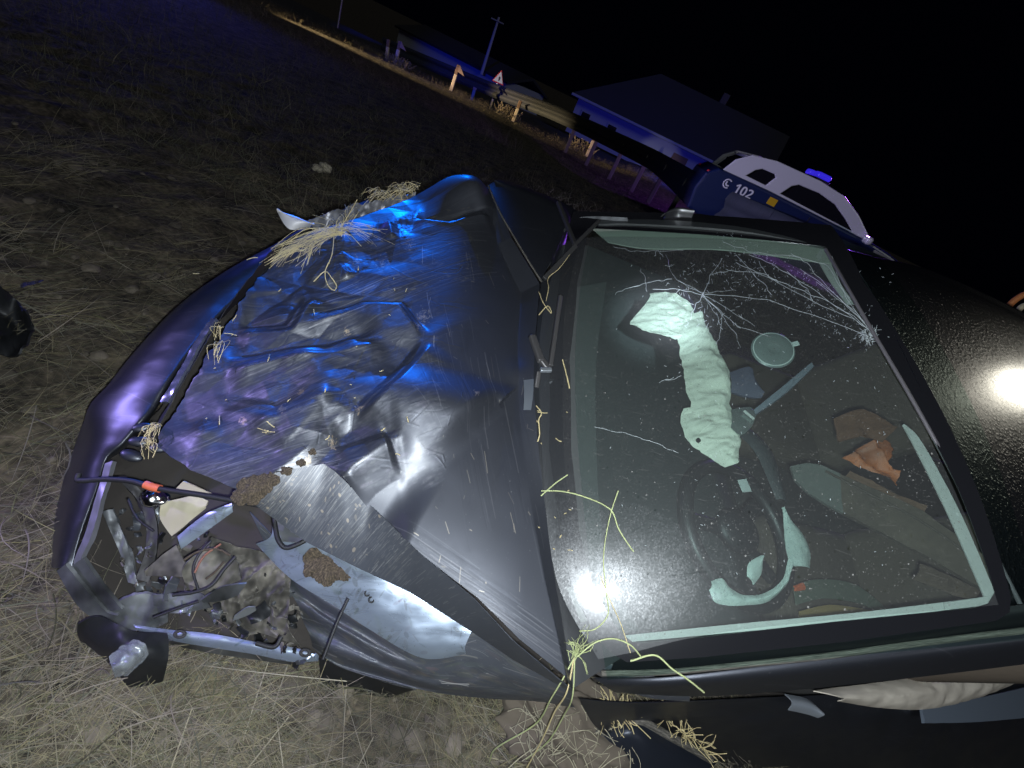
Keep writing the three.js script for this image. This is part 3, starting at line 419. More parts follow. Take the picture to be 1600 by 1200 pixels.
for (let i = 0; i < 150; i++) { // torn scraps of plastic and steel
  const u = rr(190, 470), v = 760 + (u - 190) * 0.45 + rr(10, 150), s = i < 30 ? rr(8, 24) : rr(3, 11), a = rr(0, 6.3), h = -0.24 - rr(0, 0.1), d = s * rr(0.25, 0.5);
  if (u > 330 && v < 880) continue;
  const c = (q, w) => [u + Math.cos(a) * q - Math.sin(a) * w, v + Math.sin(a) * q + Math.cos(a) * w, h + rr(-0.02, 0.03)];
  part('torn_scrap', panel([[c(-s, -d), c(0, -d * 1.2), c(s, -d * 0.4)], [c(-s * 0.8, d), c(0.1 * s, d * 0.8), c(s * 0.9, d)]], { nu: 8, nv: 5, th: 0.003, noise: 0.02, freq: 30 }), [blackPlastic, muddy, dirtyMetal, blackPlastic, scraped, muddy, zinc][i % 7], car);
}
for (const [c, r, m] of [[[[287, 875], [310, 862], [340, 858], [360, 868]], 0.003, mud], [[[330, 845], [310, 868], [302, 890], [310, 922]], 0.003, rubber], [[[368, 870], [350, 890], [330, 915], [305, 925], [270, 930]], 0.004, rubber], [[[345, 850], [318, 870], [304, 895]], 0.0025, std(rgb(0.2, 0.08, 0.05), 0.6)], [[[350, 878], [335, 895], [322, 905]], 0.0022, mud], [[[240, 965], [280, 950], [310, 940]], 0.003, rubber], [[[544, 935], [530, 965], [518, 995], [505, 1030]], 0.004, rubber], [[[400, 1005], [430, 1010], [440, 995]], 0.005, rubber], [[[200, 780], [215, 810], [240, 830]], 0.003, rubber]])
  part('cable', line(c.map(q => [...q, -0.1]), Shood, r, 40, 6), m, car);
// bonnet stay: a black rod with an orange sleeve lying across the corner
part('hood_stay', line([[123, 741, -0.05], [121, 750, -0.05], [128, 751, -0.05], [165, 749, -0.05], [205, 752, -0.045], [240, 762, -0.04], [330, 776, -0.035], [410, 790, -0.04], [490, 803, -0.06]], Shood, 0.0062, 120, 10), rubber, car, 'black bonnet stay across the open corner');
part('stay_sleeve', line([[227, 757, -0.042], [238, 761, -0.0415], [250, 764, -0.041]], Shood, 0.0092, 10, 12), std(rgb(0.62, 0.14, 0.06), 0.55), car, 'orange sleeve');

// ---- scuttle, wipers
part('cowl_panel', panel([[[846, 436], [838, 520], [834, 600], [840, 680], [847, 760], [857, 840], [868, 920], [893, 1078]], [[905, 372, 0, Sglass], [885, 470, 0, Sglass], [880, 560, 0, Sglass], [880, 640, 0, Sglass], [884, 720, 0, Sglass], [892, 810, 0, Sglass], [912, 900, 0, Sglass], [985, 1020, 0, Sglass]]], { nu: 60, nv: 12, puff: -0.006, noise: 0.004, freq: 20 }), blackPlastic, car);
part('wiper_arm', mergeGeometries([bar(onto(872, 316, up(Sglass, 0.07)), onto(898, 382, up(Sglass, 0.03)), 0.016, 0.014), bar(onto(936, 345, up(Sglass, 0.05)), onto(897, 384, up(Sglass, 0.03)), 0.014, 0.012), bar(onto(900, 384, up(Sglass, 0.035)), onto(850, 436, up(Sglass, 0.0)), 0.018, 0.014)].map(g => g.toNonIndexed ? g : g)), std(rgb(0.028, 0.027, 0.027), 0.55, 0.1), car, 'bent wiper arm at the far corner');
part('wiper_arm', mergeGeometries([bar(onto(876, 462, up(Sglass, 0.06)), onto(860, 572, up(Sglass, 0.03)), 0.013, 0.011), bar(onto(831, 524, up(Shood, 0.05)), onto(846, 566, up(Shood, 0.05)), 0.022, 0.018, 0.006), bar(onto(846, 562, up(Shood, 0.05)), onto(860, 580, up(Shood, 0.04)), 0.02, 0.014, 0.005), bar(onto(842, 580, up(Shood, 0.03)), onto(838, 606, up(Shood, 0.01)), 0.014, 0.01, 0.004)]), std(rgb(0.10, 0.095, 0.095), 0.42, 0.5), car, 'snapped wiper arm standing up in the middle');
part('wiper_clamp', bar(onto(844, 578, up(Shood, 0.055)), onto(862, 578, up(Shood, 0.055)), 0.014, 0.012, 0.004), zinc, car);
part('scuttle_vent', panel([[[818, 594, 0.004], [834, 592, 0.006]], [[818, 640, 0.004], [830, 640, 0.006]]], { nu: 6, nv: 6, th: 0.003, puff: 0.004 }), std(rgb(0.2, 0.22, 0.25), 0.4, 0.6), car);

// ---- windscreen
{
  const G = []; for (let i = 0; i <= 50; i++) { const r = []; for (let j = 0; j <= 50; j++) { const t = i / 50, y = (j / 50 - 0.5) * 2 * (0.735 - 0.12 * t), x = 0.12 - 0.78 * t - 0.10 * Math.pow(Math.abs(y) / 0.72, 2) * (1 - t); r.push(L(x, y, Sglass(x, y))); } G.push(r); }
  part('windscreen', shell(G, 0), phys(rgb(0.80, 0.92, 0.88), 0.035, 0, { transmission: 1, thickness: 0, ior: 1.5 }), car, 'cracked dusty windscreen');
}
// dust and dried specks on the outside of the glass
const dust = canvas(2048, 2048, (g, W, H) => {
  g.fillStyle = 'rgb(5,5,5)'; g.fillRect(0, 0, W, H);
  for (let i = 0; i < 1600; i++) { const x = rr(0, W), y = rr(0, H), k = 0.5 + 0.8 * fbm(x / 340, y / 340, 3.3, 4); const r = rr(4, 26); g.fillStyle = `rgba(255,255,255,${Math.max(0, k - 0.35) * 0.022})`; g.beginPath(); g.ellipse(x, y, r, r * rr(0.4, 1), rr(0, 3), 0, 7); g.fill(); }
  for (let i = 0; i < 36000; i++) { const x = rr(0, W), y = rr(0, H), k = Math.max(0.1, 0.5 + 1.1 * fbm(x / 260, y / 260, 9.3, 3)); if (rnd() > k) continue; const s = rnd() < 0.03 ? rr(1.6, 3.4) : rr(0.5, 1.5); g.fillStyle = `rgba(255,255,255,${rr(0.1, 0.75)})`; g.beginPath(); g.ellipse(x, y, s, s * rr(0.5, 1), 0, 0, 7); g.fill(); }
  for (let i = 0; i < 900; i++) { const x = rr(0, W), y = rr(0, H), a = 0.25 + rr(-0.25, 0.25), l = rr(6, 60); g.strokeStyle = `rgba(255,255,255,${rr(0.03, 0.22)})`; g.lineWidth = rr(0.6, 1.6); g.beginPath(); g.moveTo(x, y); g.lineTo(x + l * Math.cos(a), y + l * Math.sin(a)); g.stroke(); }
}, false);
{
  const U = p => [(p.x + 0.75) / 1.0, (-p.z + 0.75) / 1.5];
  part('windscreen_dust', panel([[[905, 372], [885, 470], [880, 560], [882, 720], [912, 900], [985, 1020]], [[1100, 372], [1080, 560], [1090, 760], [1150, 985]], [[1290, 385], [1360, 520], [1450, 680], [1560, 945]]], { S: up(Sglass, 0.005), snap: true, nu: 60, nv: 40, th: 0, uvf: U }), std(rgb(0.30, 0.29, 0.27), 0.5, 0, { alphaMap: dust, transparent: true }), car);
}
const film = canvas(2048, 2048, (g, W, H) => {
  g.fillStyle = 'rgb(46,46,46)'; g.fillRect(0, 0, W, H);
  const at = (u, v) => { const p = onto(u, v, Sglass); return [(p[0] + 0.75) * W, (1 - (p[1] + 0.75) / 1.5) * H]; };
  for (let i = 0; i < 16000; i++) { const x = rr(0, W), y = rr(0, H), k = Math.max(0, 0.42 + 1.5 * fbm(x / 380, y / 380, 5.3, 4)), r = rr(1, 7); g.fillStyle = `rgba(255,255,255,${k * rr(0.01, 0.06)})`; g.beginPath(); g.ellipse(x, y, r, r * rr(0.3, 1), rr(0, 3), 0, 7); g.fill(); }
  for (const [u, v, ru, rv, n] of [[965, 895, 125, 110, 17000], [890, 870, 60, 130, 9000], [1060, 470, 80, 60, 5000], [1060, 900, 90, 80, 4500]]) for (let i = 0; i < n; i++) { const q = rnd() ** 0.6, a2 = rr(0, 6.3), [x, y] = at(u + ru * q * Math.cos(a2), v + rv * q * Math.sin(a2)), r = rr(0.7, 3.4); if (fbm(x / 90, y / 90, 2.2, 5) < rr(-0.6, -0.05)) continue; g.fillStyle = `rgba(255,255,255,${rr(0.02, 0.12)})`; g.beginPath(); g.ellipse(x, y, r, r * rr(0.4, 1), rr(0, 3), 0, 7); g.fill(); }  // dust thickened round flash and torch glare so their halos show
  for (let i = 0; i < 900; i++) { g.fillStyle = `rgba(0,0,0,${rr(0.1, 0.7)})`; const r = rr(1, 5); g.beginPath(); g.ellipse(rr(0, W), rr(0, H), r, r, 0, 0, 7); g.fill(); }
  for (let i = 0; i < 60; i++) { const x = rr(0, W), y = rr(0, H); g.strokeStyle = `rgba(0,0,0,${rr(0.1, 0.4)})`; g.lineWidth = rr(1, 8); g.beginPath(); g.moveTo(x, y); g.lineTo(x + rr(40, 240), y + rr(-100, -10)); g.stroke(); }
}, false);
const filmRows = [[[872, 400], [852, 470], [842, 560], [848, 720], [868, 900], [935, 1030]], [[905, 372], [885, 470], [880, 560], [882, 720], [912, 900], [985, 1020]], [[1100, 372], [1080, 560], [1090, 760], [1150, 985]], [[1290, 385], [1360, 520], [1450, 680], [1560, 945]]];
part('windscreen_film', panel(filmRows, { S: up(Sglass, 0.004), snap: true, nu: 70, nv: 50, th: 0, uvf: p => [(p.x + 0.75) / 1.0, (-p.z + 0.75) / 1.5] }), phys(rgb(0.11, 0.115, 0.12), 0.33, 0, { ior: 1.9, alphaMap: film, transparent: true }), car, 'dust film and haze on the windscreen, densest round the lamp glare');
// black ceramic border round the glass
const innerEdge = [[918, 356], [1100, 366], [1288, 384], [1330, 468], [1372, 535], [1440, 650], [1500, 770], [1556, 930], [1540, 948], [1300, 972], [1100, 995], [992, 1006], [965, 985], [925, 912], [905, 830], [892, 700], [890, 560], [902, 440]];
part('glass_border', (() => {
  const c = [1190, 680], out = innerEdge.map(([u, v]) => { const d = Math.hypot(u - c[0], v - c[1]); return [u + (u - c[0]) / d * 34, v + (v - c[1]) / d * 34]; });
  const loop = a => [...a, a[0]];
  return panel([loop(innerEdge), loop(out)], { S: up(Sglass, 0.002), snap: true, nu: 140, nv: 4, crisp: true, th: 0.002 });
})(), std(rgb(0.010, 0.010, 0.012), 0.16), car);
// cracks: white splintered lines standing on the glass
const crackMat = std(rgb(0.46, 0.51, 0.52), 0.35);
const crackLines = [
  [[1366, 522], [1330, 492], [1296, 472], [1240, 448], [1196, 430], [1150, 410]], [[1364, 518], [1318, 474], [1280, 436], [1262, 412], [1236, 396]], [[1345, 500], [1325, 470], [1312, 440], [1300, 400]], [[1270, 470], [1262, 452], [1230, 424]], [[1215, 440], [1200, 432], [1186, 408]], [[1098, 460], [1060, 452], [1020, 452]], [[1098, 460], [1110, 430], [1128, 404]], [[1098, 460], [1085, 480], [1078, 500]],
  [[1372, 527], [1335, 500], [1270, 470], [1215, 440], [1180, 425], [1140, 422], [1110, 430]], [[1372, 525], [1310, 480], [1260, 445], [1205, 412], [1170, 398]], [[1366, 520], [1300, 455], [1250, 420]], [[1368, 530], [1290, 500], [1200, 468], [1130, 462], [1096, 458]],
  [[1330, 470], [1290, 412], [1240, 402], [1170, 392], [1130, 378]], [[1205, 462], [1195, 445], [1150, 398]], [[1370, 528], [1340, 490], [1275, 440]], [[1098, 460], [1128, 490], [1155, 512], [1200, 525]], [[1098, 460], [1122, 495], [1126, 508]], [[1098, 462], [1128, 492], [1148, 520], [1157, 543]], [[1098, 462], [1130, 490], [1126, 520], [1120, 538]], [[1098, 460], [1140, 484], [1180, 510]], [[1098, 458], [1070, 446], [1050, 428], [1040, 398]], [[1098, 458], [1130, 455], [1150, 454]], [[1095, 458], [1060, 438]],
  [[957, 384], [985, 392], [1030, 393], [1068, 391]], [[1028, 391], [1022, 400]], [[1030, 392], [1036, 402]], [[990, 448], [1020, 440], [1050, 436]], [[960, 460], [975, 452], [1000, 446]], [[930, 668], [990, 680], [1024, 693], [1060, 708]], [[1000, 420], [1008, 435], [1011, 456]], [[1052, 590], [1030, 598]], [[1066, 588], [1040, 594]],
];
crackLines.forEach((c, i) => {
  const d = []; for (let k = 0; k < c.length - 1; k++) for (let m = 0; m < 4; m++) { const t = m / 4; d.push([c[k][0] + (c[k + 1][0] - c[k][0]) * t + rr(-1.6, 1.6), c[k][1] + (c[k + 1][1] - c[k][1]) * t + rr(-1.6, 1.6)]); } d.push(c[c.length - 1]);
  part('crack', line(d, up(Sglass, 0.0065), i < 8 ? 0.0006 : i > 14 && i < 24 ? 0.00036 : 0.0005, d.length * 2, 4), crackMat, car);
});
{ // splinters round the worst breaks and bright flecks of glass
  const gs = []; const put = (u, v, l, r) => { const a = rr(0, 6.3); gs.push(line([[u, v], [u + Math.cos(a) * l, v + Math.sin(a) * l]], up(Sglass, 0.0065), r, 1, 4)); };
  for (let i = 0; i < 110; i++) put(1362 + rr(-16, 8), 524 + rr(-9, 10), rr(2, 9), 0.0005);
  for (let i = 0; i < 130; i++) put(1098 + rr(-60, 80), 462 + rr(-50, 50), rr(2, 8), 0.0004);
  for (let i = 0; i < 380; i++) { const t = rnd(); put(1130 + 220 * t + rr(-20, 20), 390 + 120 * t + rr(-38, 40), rr(0.8, 4), 0.0004); }
  for (let i = 0; i < 110; i++) put(rr(940, 1400), rr(400, 900), rr(1, 4), 0.0005);
  const o = part('glass_splinters', mergeGeometries(gs), crackMat, car); o.userData.kind = 'stuff';
}
// ---- pillar and header trim seen inside the glass
const liner = std(rgb(0.42, 0.43, 0.41), 0.85, 0, { bumpMap: mudTex, bumpScale: 0.001 });
part('pillar_trim', panel([[[985, 1003], [1150, 988], [1350, 968], [1556, 944]], [[975, 993], [1150, 975], [1350, 956], [1545, 932]]], { S: up(Sglass, -0.02), nu: 40, nv: 6, th: 0.004 }), liner, car, 'pale inner trim of the near windscreen pillar');
part('header_trim', panel([[[1560, 938], [1500, 800], [1440, 690], [1412, 662]], [[1540, 936], [1480, 800], [1425, 690], [1410, 664]]], { S: up(Sglass, -0.02), nu: 30, nv: 5, th: 0.004 }), liner, car);
part('pillar_trim', panel([[[920, 352], [1100, 362], [1290, 382]], [[950, 378], [1010, 388], [1130, 390], [1300, 412]]], { S: up(Sglass, -0.025), nu: 30, nv: 6, th: 0.004 }), std(rgb(0.36, 0.39, 0.34), 0.9), car, 'pale inner trim of the far windscreen pillar');
part('header_trim', panel([[[1286, 384], [1312, 440], [1335, 474]], [[1275, 400], [1298, 440], [1325, 476]]], { S: up(Sglass, -0.025), nu: 12, nv: 4, th: 0.004 }), liner, car);
part('trim_cap', panel([[[1475, 942], [1555, 930]], [[1477, 952], [1550, 945]]], { S: up(Sglass, -0.015), nu: 8, nv: 4, th: 0.006 }), liner, car);

// ---- cabin
const dash = std(rgb(0.028, 0.032, 0.032), 0.75, 0, { bumpMap: mudTex, bumpScale: 0.001 });
const Sdash = (x, y) => -0.075 - 0.05 * sm(0.0, 0.14, x) + 0.03 * Math.exp(-(((y - 0.36) / 0.2) ** 2)) * sm(-0.1, -0.35, x) - 0.25 * Math.max(0, -x - 0.42) ** 1.2 * 3;
{
  const G = []; for (let i = 0; i <= 40; i++) { const r = []; for (let j = 0; j <= 30; j++) { const x = 0.11 - 0.68 * i / 40, y = -0.7 + 1.4 * j / 30; r.push(L(x, y, Sdash(x, y))); } G.push(r); }
  part('dashboard', shell(G, 0.004), dash, car);
  part('lit_dash_edge', panel([[[893, 450], [884, 560], [886, 700], [900, 830], [925, 915], [968, 990]], [[948, 440], [932, 560], [932, 700], [940, 830], [960, 915], [1000, 985]]], { S: (x, y) => -0.055 + 0.01 * y * y, nu: 40, nv: 6, th: 0.004 }), std(rgb(0.06, 0.068, 0.066), 0.8), car);  // dashboard front edge given a lighter tone, as lit
  part('dash_label', panel([[[886, 918], [894, 917]], [[908, 972], [917, 970]]], { S: (x, y) => -0.045, nu: 10, nv: 4, th: 0.002 }), std(rgb(0.2, 0.225, 0.21), 0.6), car);
  part('cabin_floor', new RoundedBoxGeometry(1.9, 0.05, 1.36, 1, 0.02).translate(-1.2, -0.55, 0), carpet, car);
  for (const y of [0.38, -0.38]) {
    const s = new THREE.Group(); s.name = 'seat'; s.position.set(0, 0, -y); car.add(s);
    part('cushion', new RoundedBoxGeometry(0.5, 0.14, 0.5, 4, 0.06).translate(-1.05, -0.3, 0), std(rgb(0.10, 0.078, 0.058), 0.95, 0, { bumpMap: mudTex, bumpScale: 0.002 }), s);
    part('backrest', new RoundedBoxGeometry(0.14, 0.6, 0.5, 4, 0.06).rotateZ(0.3).translate(-1.34, 0.0, 0), std(rgb(0.10, 0.078, 0.058), 0.95, 0, { bumpMap: mudTex, bumpScale: 0.002 }), s);
    part('headrest', new RoundedBoxGeometry(0.1, 0.15, 0.26, 4, 0.05).translate(-1.5, 0.3, 0), std(rgb(0.10, 0.078, 0.058), 0.95, 0, { bumpMap: mudTex, bumpScale: 0.002 }), s);
  }
  part('door_lining', panel([[[1240, 915], [1280, 905], [1340, 915], [1400, 965]], [[1245, 945], [1290, 935], [1350, 945], [1395, 970]]], { S: flat(-0.03), nu: 16, nv: 6, th: 0.004 }), std(rgb(0.10, 0.12, 0.09), 0.7), car);
  part('door_lining', panel([[[1250, 955], [1300, 945], [1370, 955]], [[1250, 970], [1300, 968], [1360, 966]]], { S: flat(-0.02), nu: 16, nv: 6, th: 0.004 }), std(rgb(0.28, 0.19, 0.07), 0.7), car);
}
const cloth = std(0xffffff, 0.9, 0, { map: data(256, 256, (u, v) => { const k = 0.78 + 0.12 * fbm(u * 6, v * 6, 4, 4) + 0.03 * fbm(u * 90, v * 90, 4, 2); return [k * 0.98, k, k * 0.93]; }, true), bumpMap: data(256, 256, (u, v) => { const k = 0.5 + 0.5 * fbm(u * 5, v * 12, 2, 4); return [k, k, k]; }), bumpScale: 0.012 });
const Sbag = up(Sglass, -0.07);
const folds = (p, s, t) => 0.018 * (0.4 - Math.abs(fbm(p[0] * 9 + 4, p[1] * 6 + s * 3, 2, 3)) * 1.6) * Math.sin(Math.PI * t) + 0.018 * fbm(p[0] * 22, p[1] * 22, 5, 4);
part('passenger_airbag', panel([[[1016, 458], [1012, 470], [985, 503], [988, 508]], [[1050, 462], [1045, 490], [1030, 515], [1025, 528]], [[1085, 482], [1080, 505], [1070, 525], [1056, 530]]], { S: Sbag, nu: 40, nv: 40, puff: 0.01, fn: folds, th: 0.003 }), cloth, car, 'deflated white airbag, its upper end');
part('passenger_airbag', panel([[[1040, 500], [1058, 528], [1066, 570], [1072, 610], [1078, 636], [1066, 650]], [[1085, 492], [1096, 540], [1105, 580], [1108, 615], [1112, 645]], [[1095, 490], [1112, 525], [1136, 572], [1142, 600], [1140, 630], [1150, 646]]], { S: Sbag, nu: 70, nv: 50, puff: 0.01, fn: folds, th: 0.003 }), cloth, car, 'deflated white airbag, its creased middle');
part('passenger_airbag', panel([[[1066, 640], [1064, 655], [1072, 690], [1100, 708], [1134, 730]], [[1100, 636], [1105, 660], [1112, 690], [1130, 715], [1142, 728]], [[1140, 630], [1150, 650], [1157, 690], [1153, 722]]], { S: Sbag, nu: 60, nv: 44, puff: 0.014, fn: folds, th: 0.003 }), cloth, car, 'deflated white airbag, its hanging lower end');
part('vent_hole', (() => { const p = onto(1091, 688, up(Sbag, 0.03)), g = new THREE.CylinderGeometry(0.006, 0.006, 0.006, 14); g.translate(p[0], p[2], -p[1]); return g; })(), rubber, car);
// steering wheel
{
  const w = new THREE.Group(); w.name = 'steering_wheel'; car.add(w);
  const c = onto(1152, 830, flat(0.0)); w.position.copy(L(...c)); w.rotation.set(0, 0, 0.08);
  part('rim', new THREE.TorusGeometry(0.188, 0.021, 16, 64).rotateX(Math.PI / 2), std(rgb(0.016, 0.017, 0.018), 0.45), w);
  const hub = new THREE.SphereGeometry(0.075, 28, 18); hub.scale(1, 0.45, 0.85); part('hub', hub, blackPlastic, w);
  for (const a of [0, 2.4, -2.4]) part('spoke', new RoundedBoxGeometry(0.1, 0.02, 0.04, 2, 0.008).translate(0.11, -0.01, 0).rotateY(a), blackPlastic, w);
}
const Sw = flat(0.065), scrim = std(0xffffff, 0.9, 0, { map: canvas(512, 512, (g, W, H) => { g.fillStyle = 'rgb(196,212,205)'; g.fillRect(0, 0, W, H); for (let i = 0; i < 260; i++) { const x = rr(0, W), y = rr(0, H); g.strokeStyle = `rgba(40,55,52,${rr(0.1, 0.5)})`; g.lineWidth = rr(0.6, 2); g.beginPath(); g.moveTo(x, y); g.quadraticCurveTo(x + rr(-30, 30), y + rr(-30, 30), x + rr(-50, 50), y + rr(-50, 50)); g.stroke(); } }) });
const uvS = p => [p.x * 5, p.z * 5];
part('driver_airbag', panel([[[1222, 793], [1228, 850], [1236, 884]], [[1222, 793], [1262, 848], [1266, 888]]], { S: Sw, nu: 30, nv: 14, puff: 0.008, noise: 0.008, freq: 24, th: 0.003, uvf: uvS }), scrim, car, 'torn white airbag fabric beside the wheel');
part('driver_airbag', panel([[[1232, 872], [1222, 905], [1196, 926], [1165, 930], [1140, 918], [1128, 904], [1112, 908]], [[1238, 884], [1230, 912], [1200, 940], [1162, 946], [1136, 946], [1116, 940], [1108, 922]]], { S: Sw, nu: 50, nv: 10, puff: 0.008, noise: 0.006, freq: 24, th: 0.003, uvf: uvS }), scrim, car, 'torn white airbag fabric along the wheel rim');
part('driver_airbag', panel([[[1190, 867], [1170, 880], [1167, 900]], [[1192, 872], [1190, 895], [1178, 914]]], { S: Sw, nu: 20, nv: 10, puff: 0.006, th: 0.003, uvf: uvS }), scrim, car);
part('paper_card', panel([[[1153, 750], [1166, 748]], [[1161, 769], [1175, 768]]], { S: Sw, nu: 4, nv: 4, th: 0.002 }), std(rgb(0.6, 0.66, 0.64), 0.7), car);
part('column_shroud', panel([[[1120, 660], [1175, 700], [1212, 780]], [[1150, 655], [1205, 705], [1228, 790]]], { S: flat(0.0), nu: 20, nv: 8, puff: 0.02 }), std(rgb(0.035, 0.042, 0.045), 0.5), car);
// phone holder: suction cup with tab, arm and clamp
{
  const p = onto(1208, 546, up(Sglass, -0.015)), g = new THREE.Group(); g.name = 'suction_mount'; g.position.copy(L(...p)); g.rotation.set(0, 0.3, -0.57); car.add(g);
  const pr = [[0, 0.004], [0.012, 0.004], [0.014, 0.008], [0.03, 0.006], [0.042, 0.002], [0.045, -0.002]].map(q => new THREE.Vector2(q[0] * 1.25, q[1]));
  part('cup', new THREE.LatheGeometry(pr, 40), phys(rgb(0.13, 0.155, 0.15), 0.35), g); part('ring', new THREE.TorusGeometry(0.05, 0.003, 8, 40).rotateX(Math.PI / 2), std(rgb(0.45, 0.5, 0.48), 0.5), g);
  part('tab', new RoundedBoxGeometry(0.022, 0.004, 0.014, 2, 0.002).translate(-0.06, 0, 0.0), std(rgb(0.45, 0.5, 0.48), 0.5), g);
}
part('mount_arm', panel([[[1268, 566], [1225, 602], [1178, 640]], [[1272, 572], [1230, 612], [1180, 648]]], { S: up(Sglass, -0.05), nu: 16, nv: 6, th: 0.012 }), std(rgb(0.18, 0.21, 0.25), 0.5, 0.3), car, 'grey straight arm');
part('mirror_housing', panel([[[1140, 582], [1172, 573], [1180, 592], [1192, 612]], [[1142, 612], [1160, 618], [1188, 622], [1192, 616]]], { S: up(Sglass, -0.06), nu: 14, nv: 10, th: 0.01, puff: 0.006 }), std(rgb(0.06, 0.065, 0.10), 0.6), car, 'bluish dark mirror back');
part('mirror_glass', panel([[[1142, 640], [1172, 636], [1180, 648]], [[1142, 668], [1158, 680], [1176, 664], [1180, 650]]], { S: up(Sglass, -0.045), nu: 16, nv: 10, th: 0.006, puff: 0.004 }), std(rgb(0.5, 0.56, 0.54), 0.2, 0.85), car);
part('mirror_clip', line([[1163, 642], [1178, 655]], up(Sglass, -0.03), 0.004, 4, 6), liner, car);
part('sun_visor', panel([[[1240, 731], [1262, 727], [1290, 730], [1330, 748], [1440, 797], [1545, 872]], [[1245, 748], [1266, 770], [1300, 792], [1340, 813], [1440, 864], [1545, 926]]], { S: up(Sglass, -0.08), nu: 50, nv: 12, th: 0.014, crisp: true, noise: 0.006, freq: 16 }), std(rgb(0.85, 0.66, 0.48), 0.9, 0, { map: data(256, 256, (u, v) => { const k = 0.31 + 0.14 * fbm(u * 9, v * 9, 1, 4) + 0.06 * fbm(u * 70, v * 70, 2, 2); return [k, k, k]; }, true) }), car, 'dull brown sun visor hanging down');
part('visor_end', panel([[[1236, 728], [1262, 723], [1285, 727], [1312, 740]], [[1242, 750], [1264, 771], [1292, 788], [1318, 802]]], { S: up(Sglass, -0.074), nu: 20, nv: 10, th: 0.01, crisp: true, noise: 0.004, freq: 20 }), std(rgb(0.075, 0.082, 0.074), 0.85), car, 'greenish grey end of the sun visor');
part('visor_fold', line([[1290, 736], [1340, 762], [1440, 815], [1545, 888]], up(Sglass, -0.066), 0.003, 40, 6), std(rgb(0.05, 0.04, 0.03), 0.9), car);
part('orange_vest', panel([[[1320, 714], [1345, 700], [1362, 688], [1380, 682]], [[1350, 732], [1365, 720], [1378, 700], [1388, 690]], [[1402, 758], [1405, 742], [1392, 730], [1388, 712]]], { S: up(Sglass, -0.14), nu: 24, nv: 24, noise: 0.02, freq: 26, fn: (p, s) => 0.02 * (0.5 - Math.abs(Math.sin(s * 8 + p[1] * 24))) }), std(rgb(0.75, 0.2, 0.04), 0.6, 0, { map: data(128, 128, (u, v) => { const k = 0.7 + 0.6 * fbm(u * 5, v * 9, 2, 4); return [k, k, k]; }, true) }), car, 'crumpled orange cloth lying inside');
for (const [c, m] of [[[[[1300, 655], [1350, 640], [1400, 668]], [[1310, 690], [1350, 682], [1380, 690]]], [0.10, 0.045, 0.022]], [[[[1330, 735], [1400, 770], [1450, 790]], [[1320, 745], [1390, 790], [1445, 806]]], [0.11, 0.06, 0.035]], [[[[1440, 880], [1500, 905], [1530, 925]], [[1430, 905], [1490, 930], [1520, 938]]], [0.06, 0.04, 0.028]]])
  part('brown_scrap', panel(c, { S: up(Sglass, -0.12), nu: 24, nv: 12, th: 0.004, noise: 0.014, freq: 30 }), std(rgb(...m), 0.9), car, 'brown scrap lying in the cabin');  // three brown pieces behind the windscreen
part('orange_tag', panel([[[1240, 915], [1254, 910]], [[1242, 924], [1258, 922]]], { S: flat(0.02), nu: 5, nv: 5, th: 0.004, puff: 0.005 }), std(rgb(0.6, 0.12, 0.04), 0.6), car);

// ---- roof, pillars, door
const drops = (u, v, s, k1, k2) => { let k = 0; const x = u * s, y = v * s, ix = Math.floor(x), iy = Math.floor(y), hs = n => { const f = Math.sin(n) * 43758.5453; return f - Math.floor(f); }; for (let a = -1; a <= 1; a++) for (let b = -1; b <= 1; b++) { const cx = (ix + a + s) % s, cy = (iy + b + s) % s, h = hs(cx * 127.1 + cy * 311.7 + k1), h2 = hs(cx * 269.5 + cy * 183.3 + k1), h3 = hs(cx * 419.2 + cy * 371.9 + k2), d = Math.hypot(ix + a + h - x, iy + b + h2 - y), r = 0.12 + 0.5 * h3 * h3; if (h3 > 0.25 && d < r) k = Math.max(k, Math.sqrt(1 - (d / r) ** 2) * r); } return k; };
const roofBump = data(1024, 1024, (u, v) => { const k = drops(u, v, 110, 0.3, 1.7) + 0.55 * drops(u, v, 230, 5.1, 2.9); return [k, k, k]; });
const wetPaint = phys(rgb(0.16, 0.16, 0.165), 0.36, 0.2, { map: speckTex, bumpMap: roofBump, bumpScale: 0.0019, clearcoat: 1, clearcoatRoughness: 0.2 });
{
  const G = [];
  for (let i = 0; i <= 60; i++) { const r = []; for (let j = 0; j <= 70; j++) { const t = i / 60, q = j / 70 * 2 - 1, w = 0.60 + 0.07 * sm(0, 0.3, t), y = q * w, x = -0.665 + 0.03 - 0.02 * (1 - (1 - q * q)) - 1.6 * t - 0.10 * (q * q - 1) * 0 , e = Math.max(0, Math.abs(q) - 0.86) / 0.14; r.push(L(x + 0.055 * (1 - q * q) * (1 - t) - 0.0, y, Sroof(x, Math.min(0.55, Math.abs(y))) - 0.09 * e * e)); } G.push(r); }
  part('roof', shell(G, 0.003, p => [p.x, p.z]), wetPaint, car, 'black roof beaded with water drops');
}
part('roof_seam', line([[1290, 390], [1330, 460], [1372, 533], [1420, 615], [1470, 705], [1530, 820], [1600, 955], [1660, 1070]], up(Sroof, 0.0), 0.0048, 80, 8), std(rgb(0.13, 0.12, 0.13), 0.4, 0.3), car);
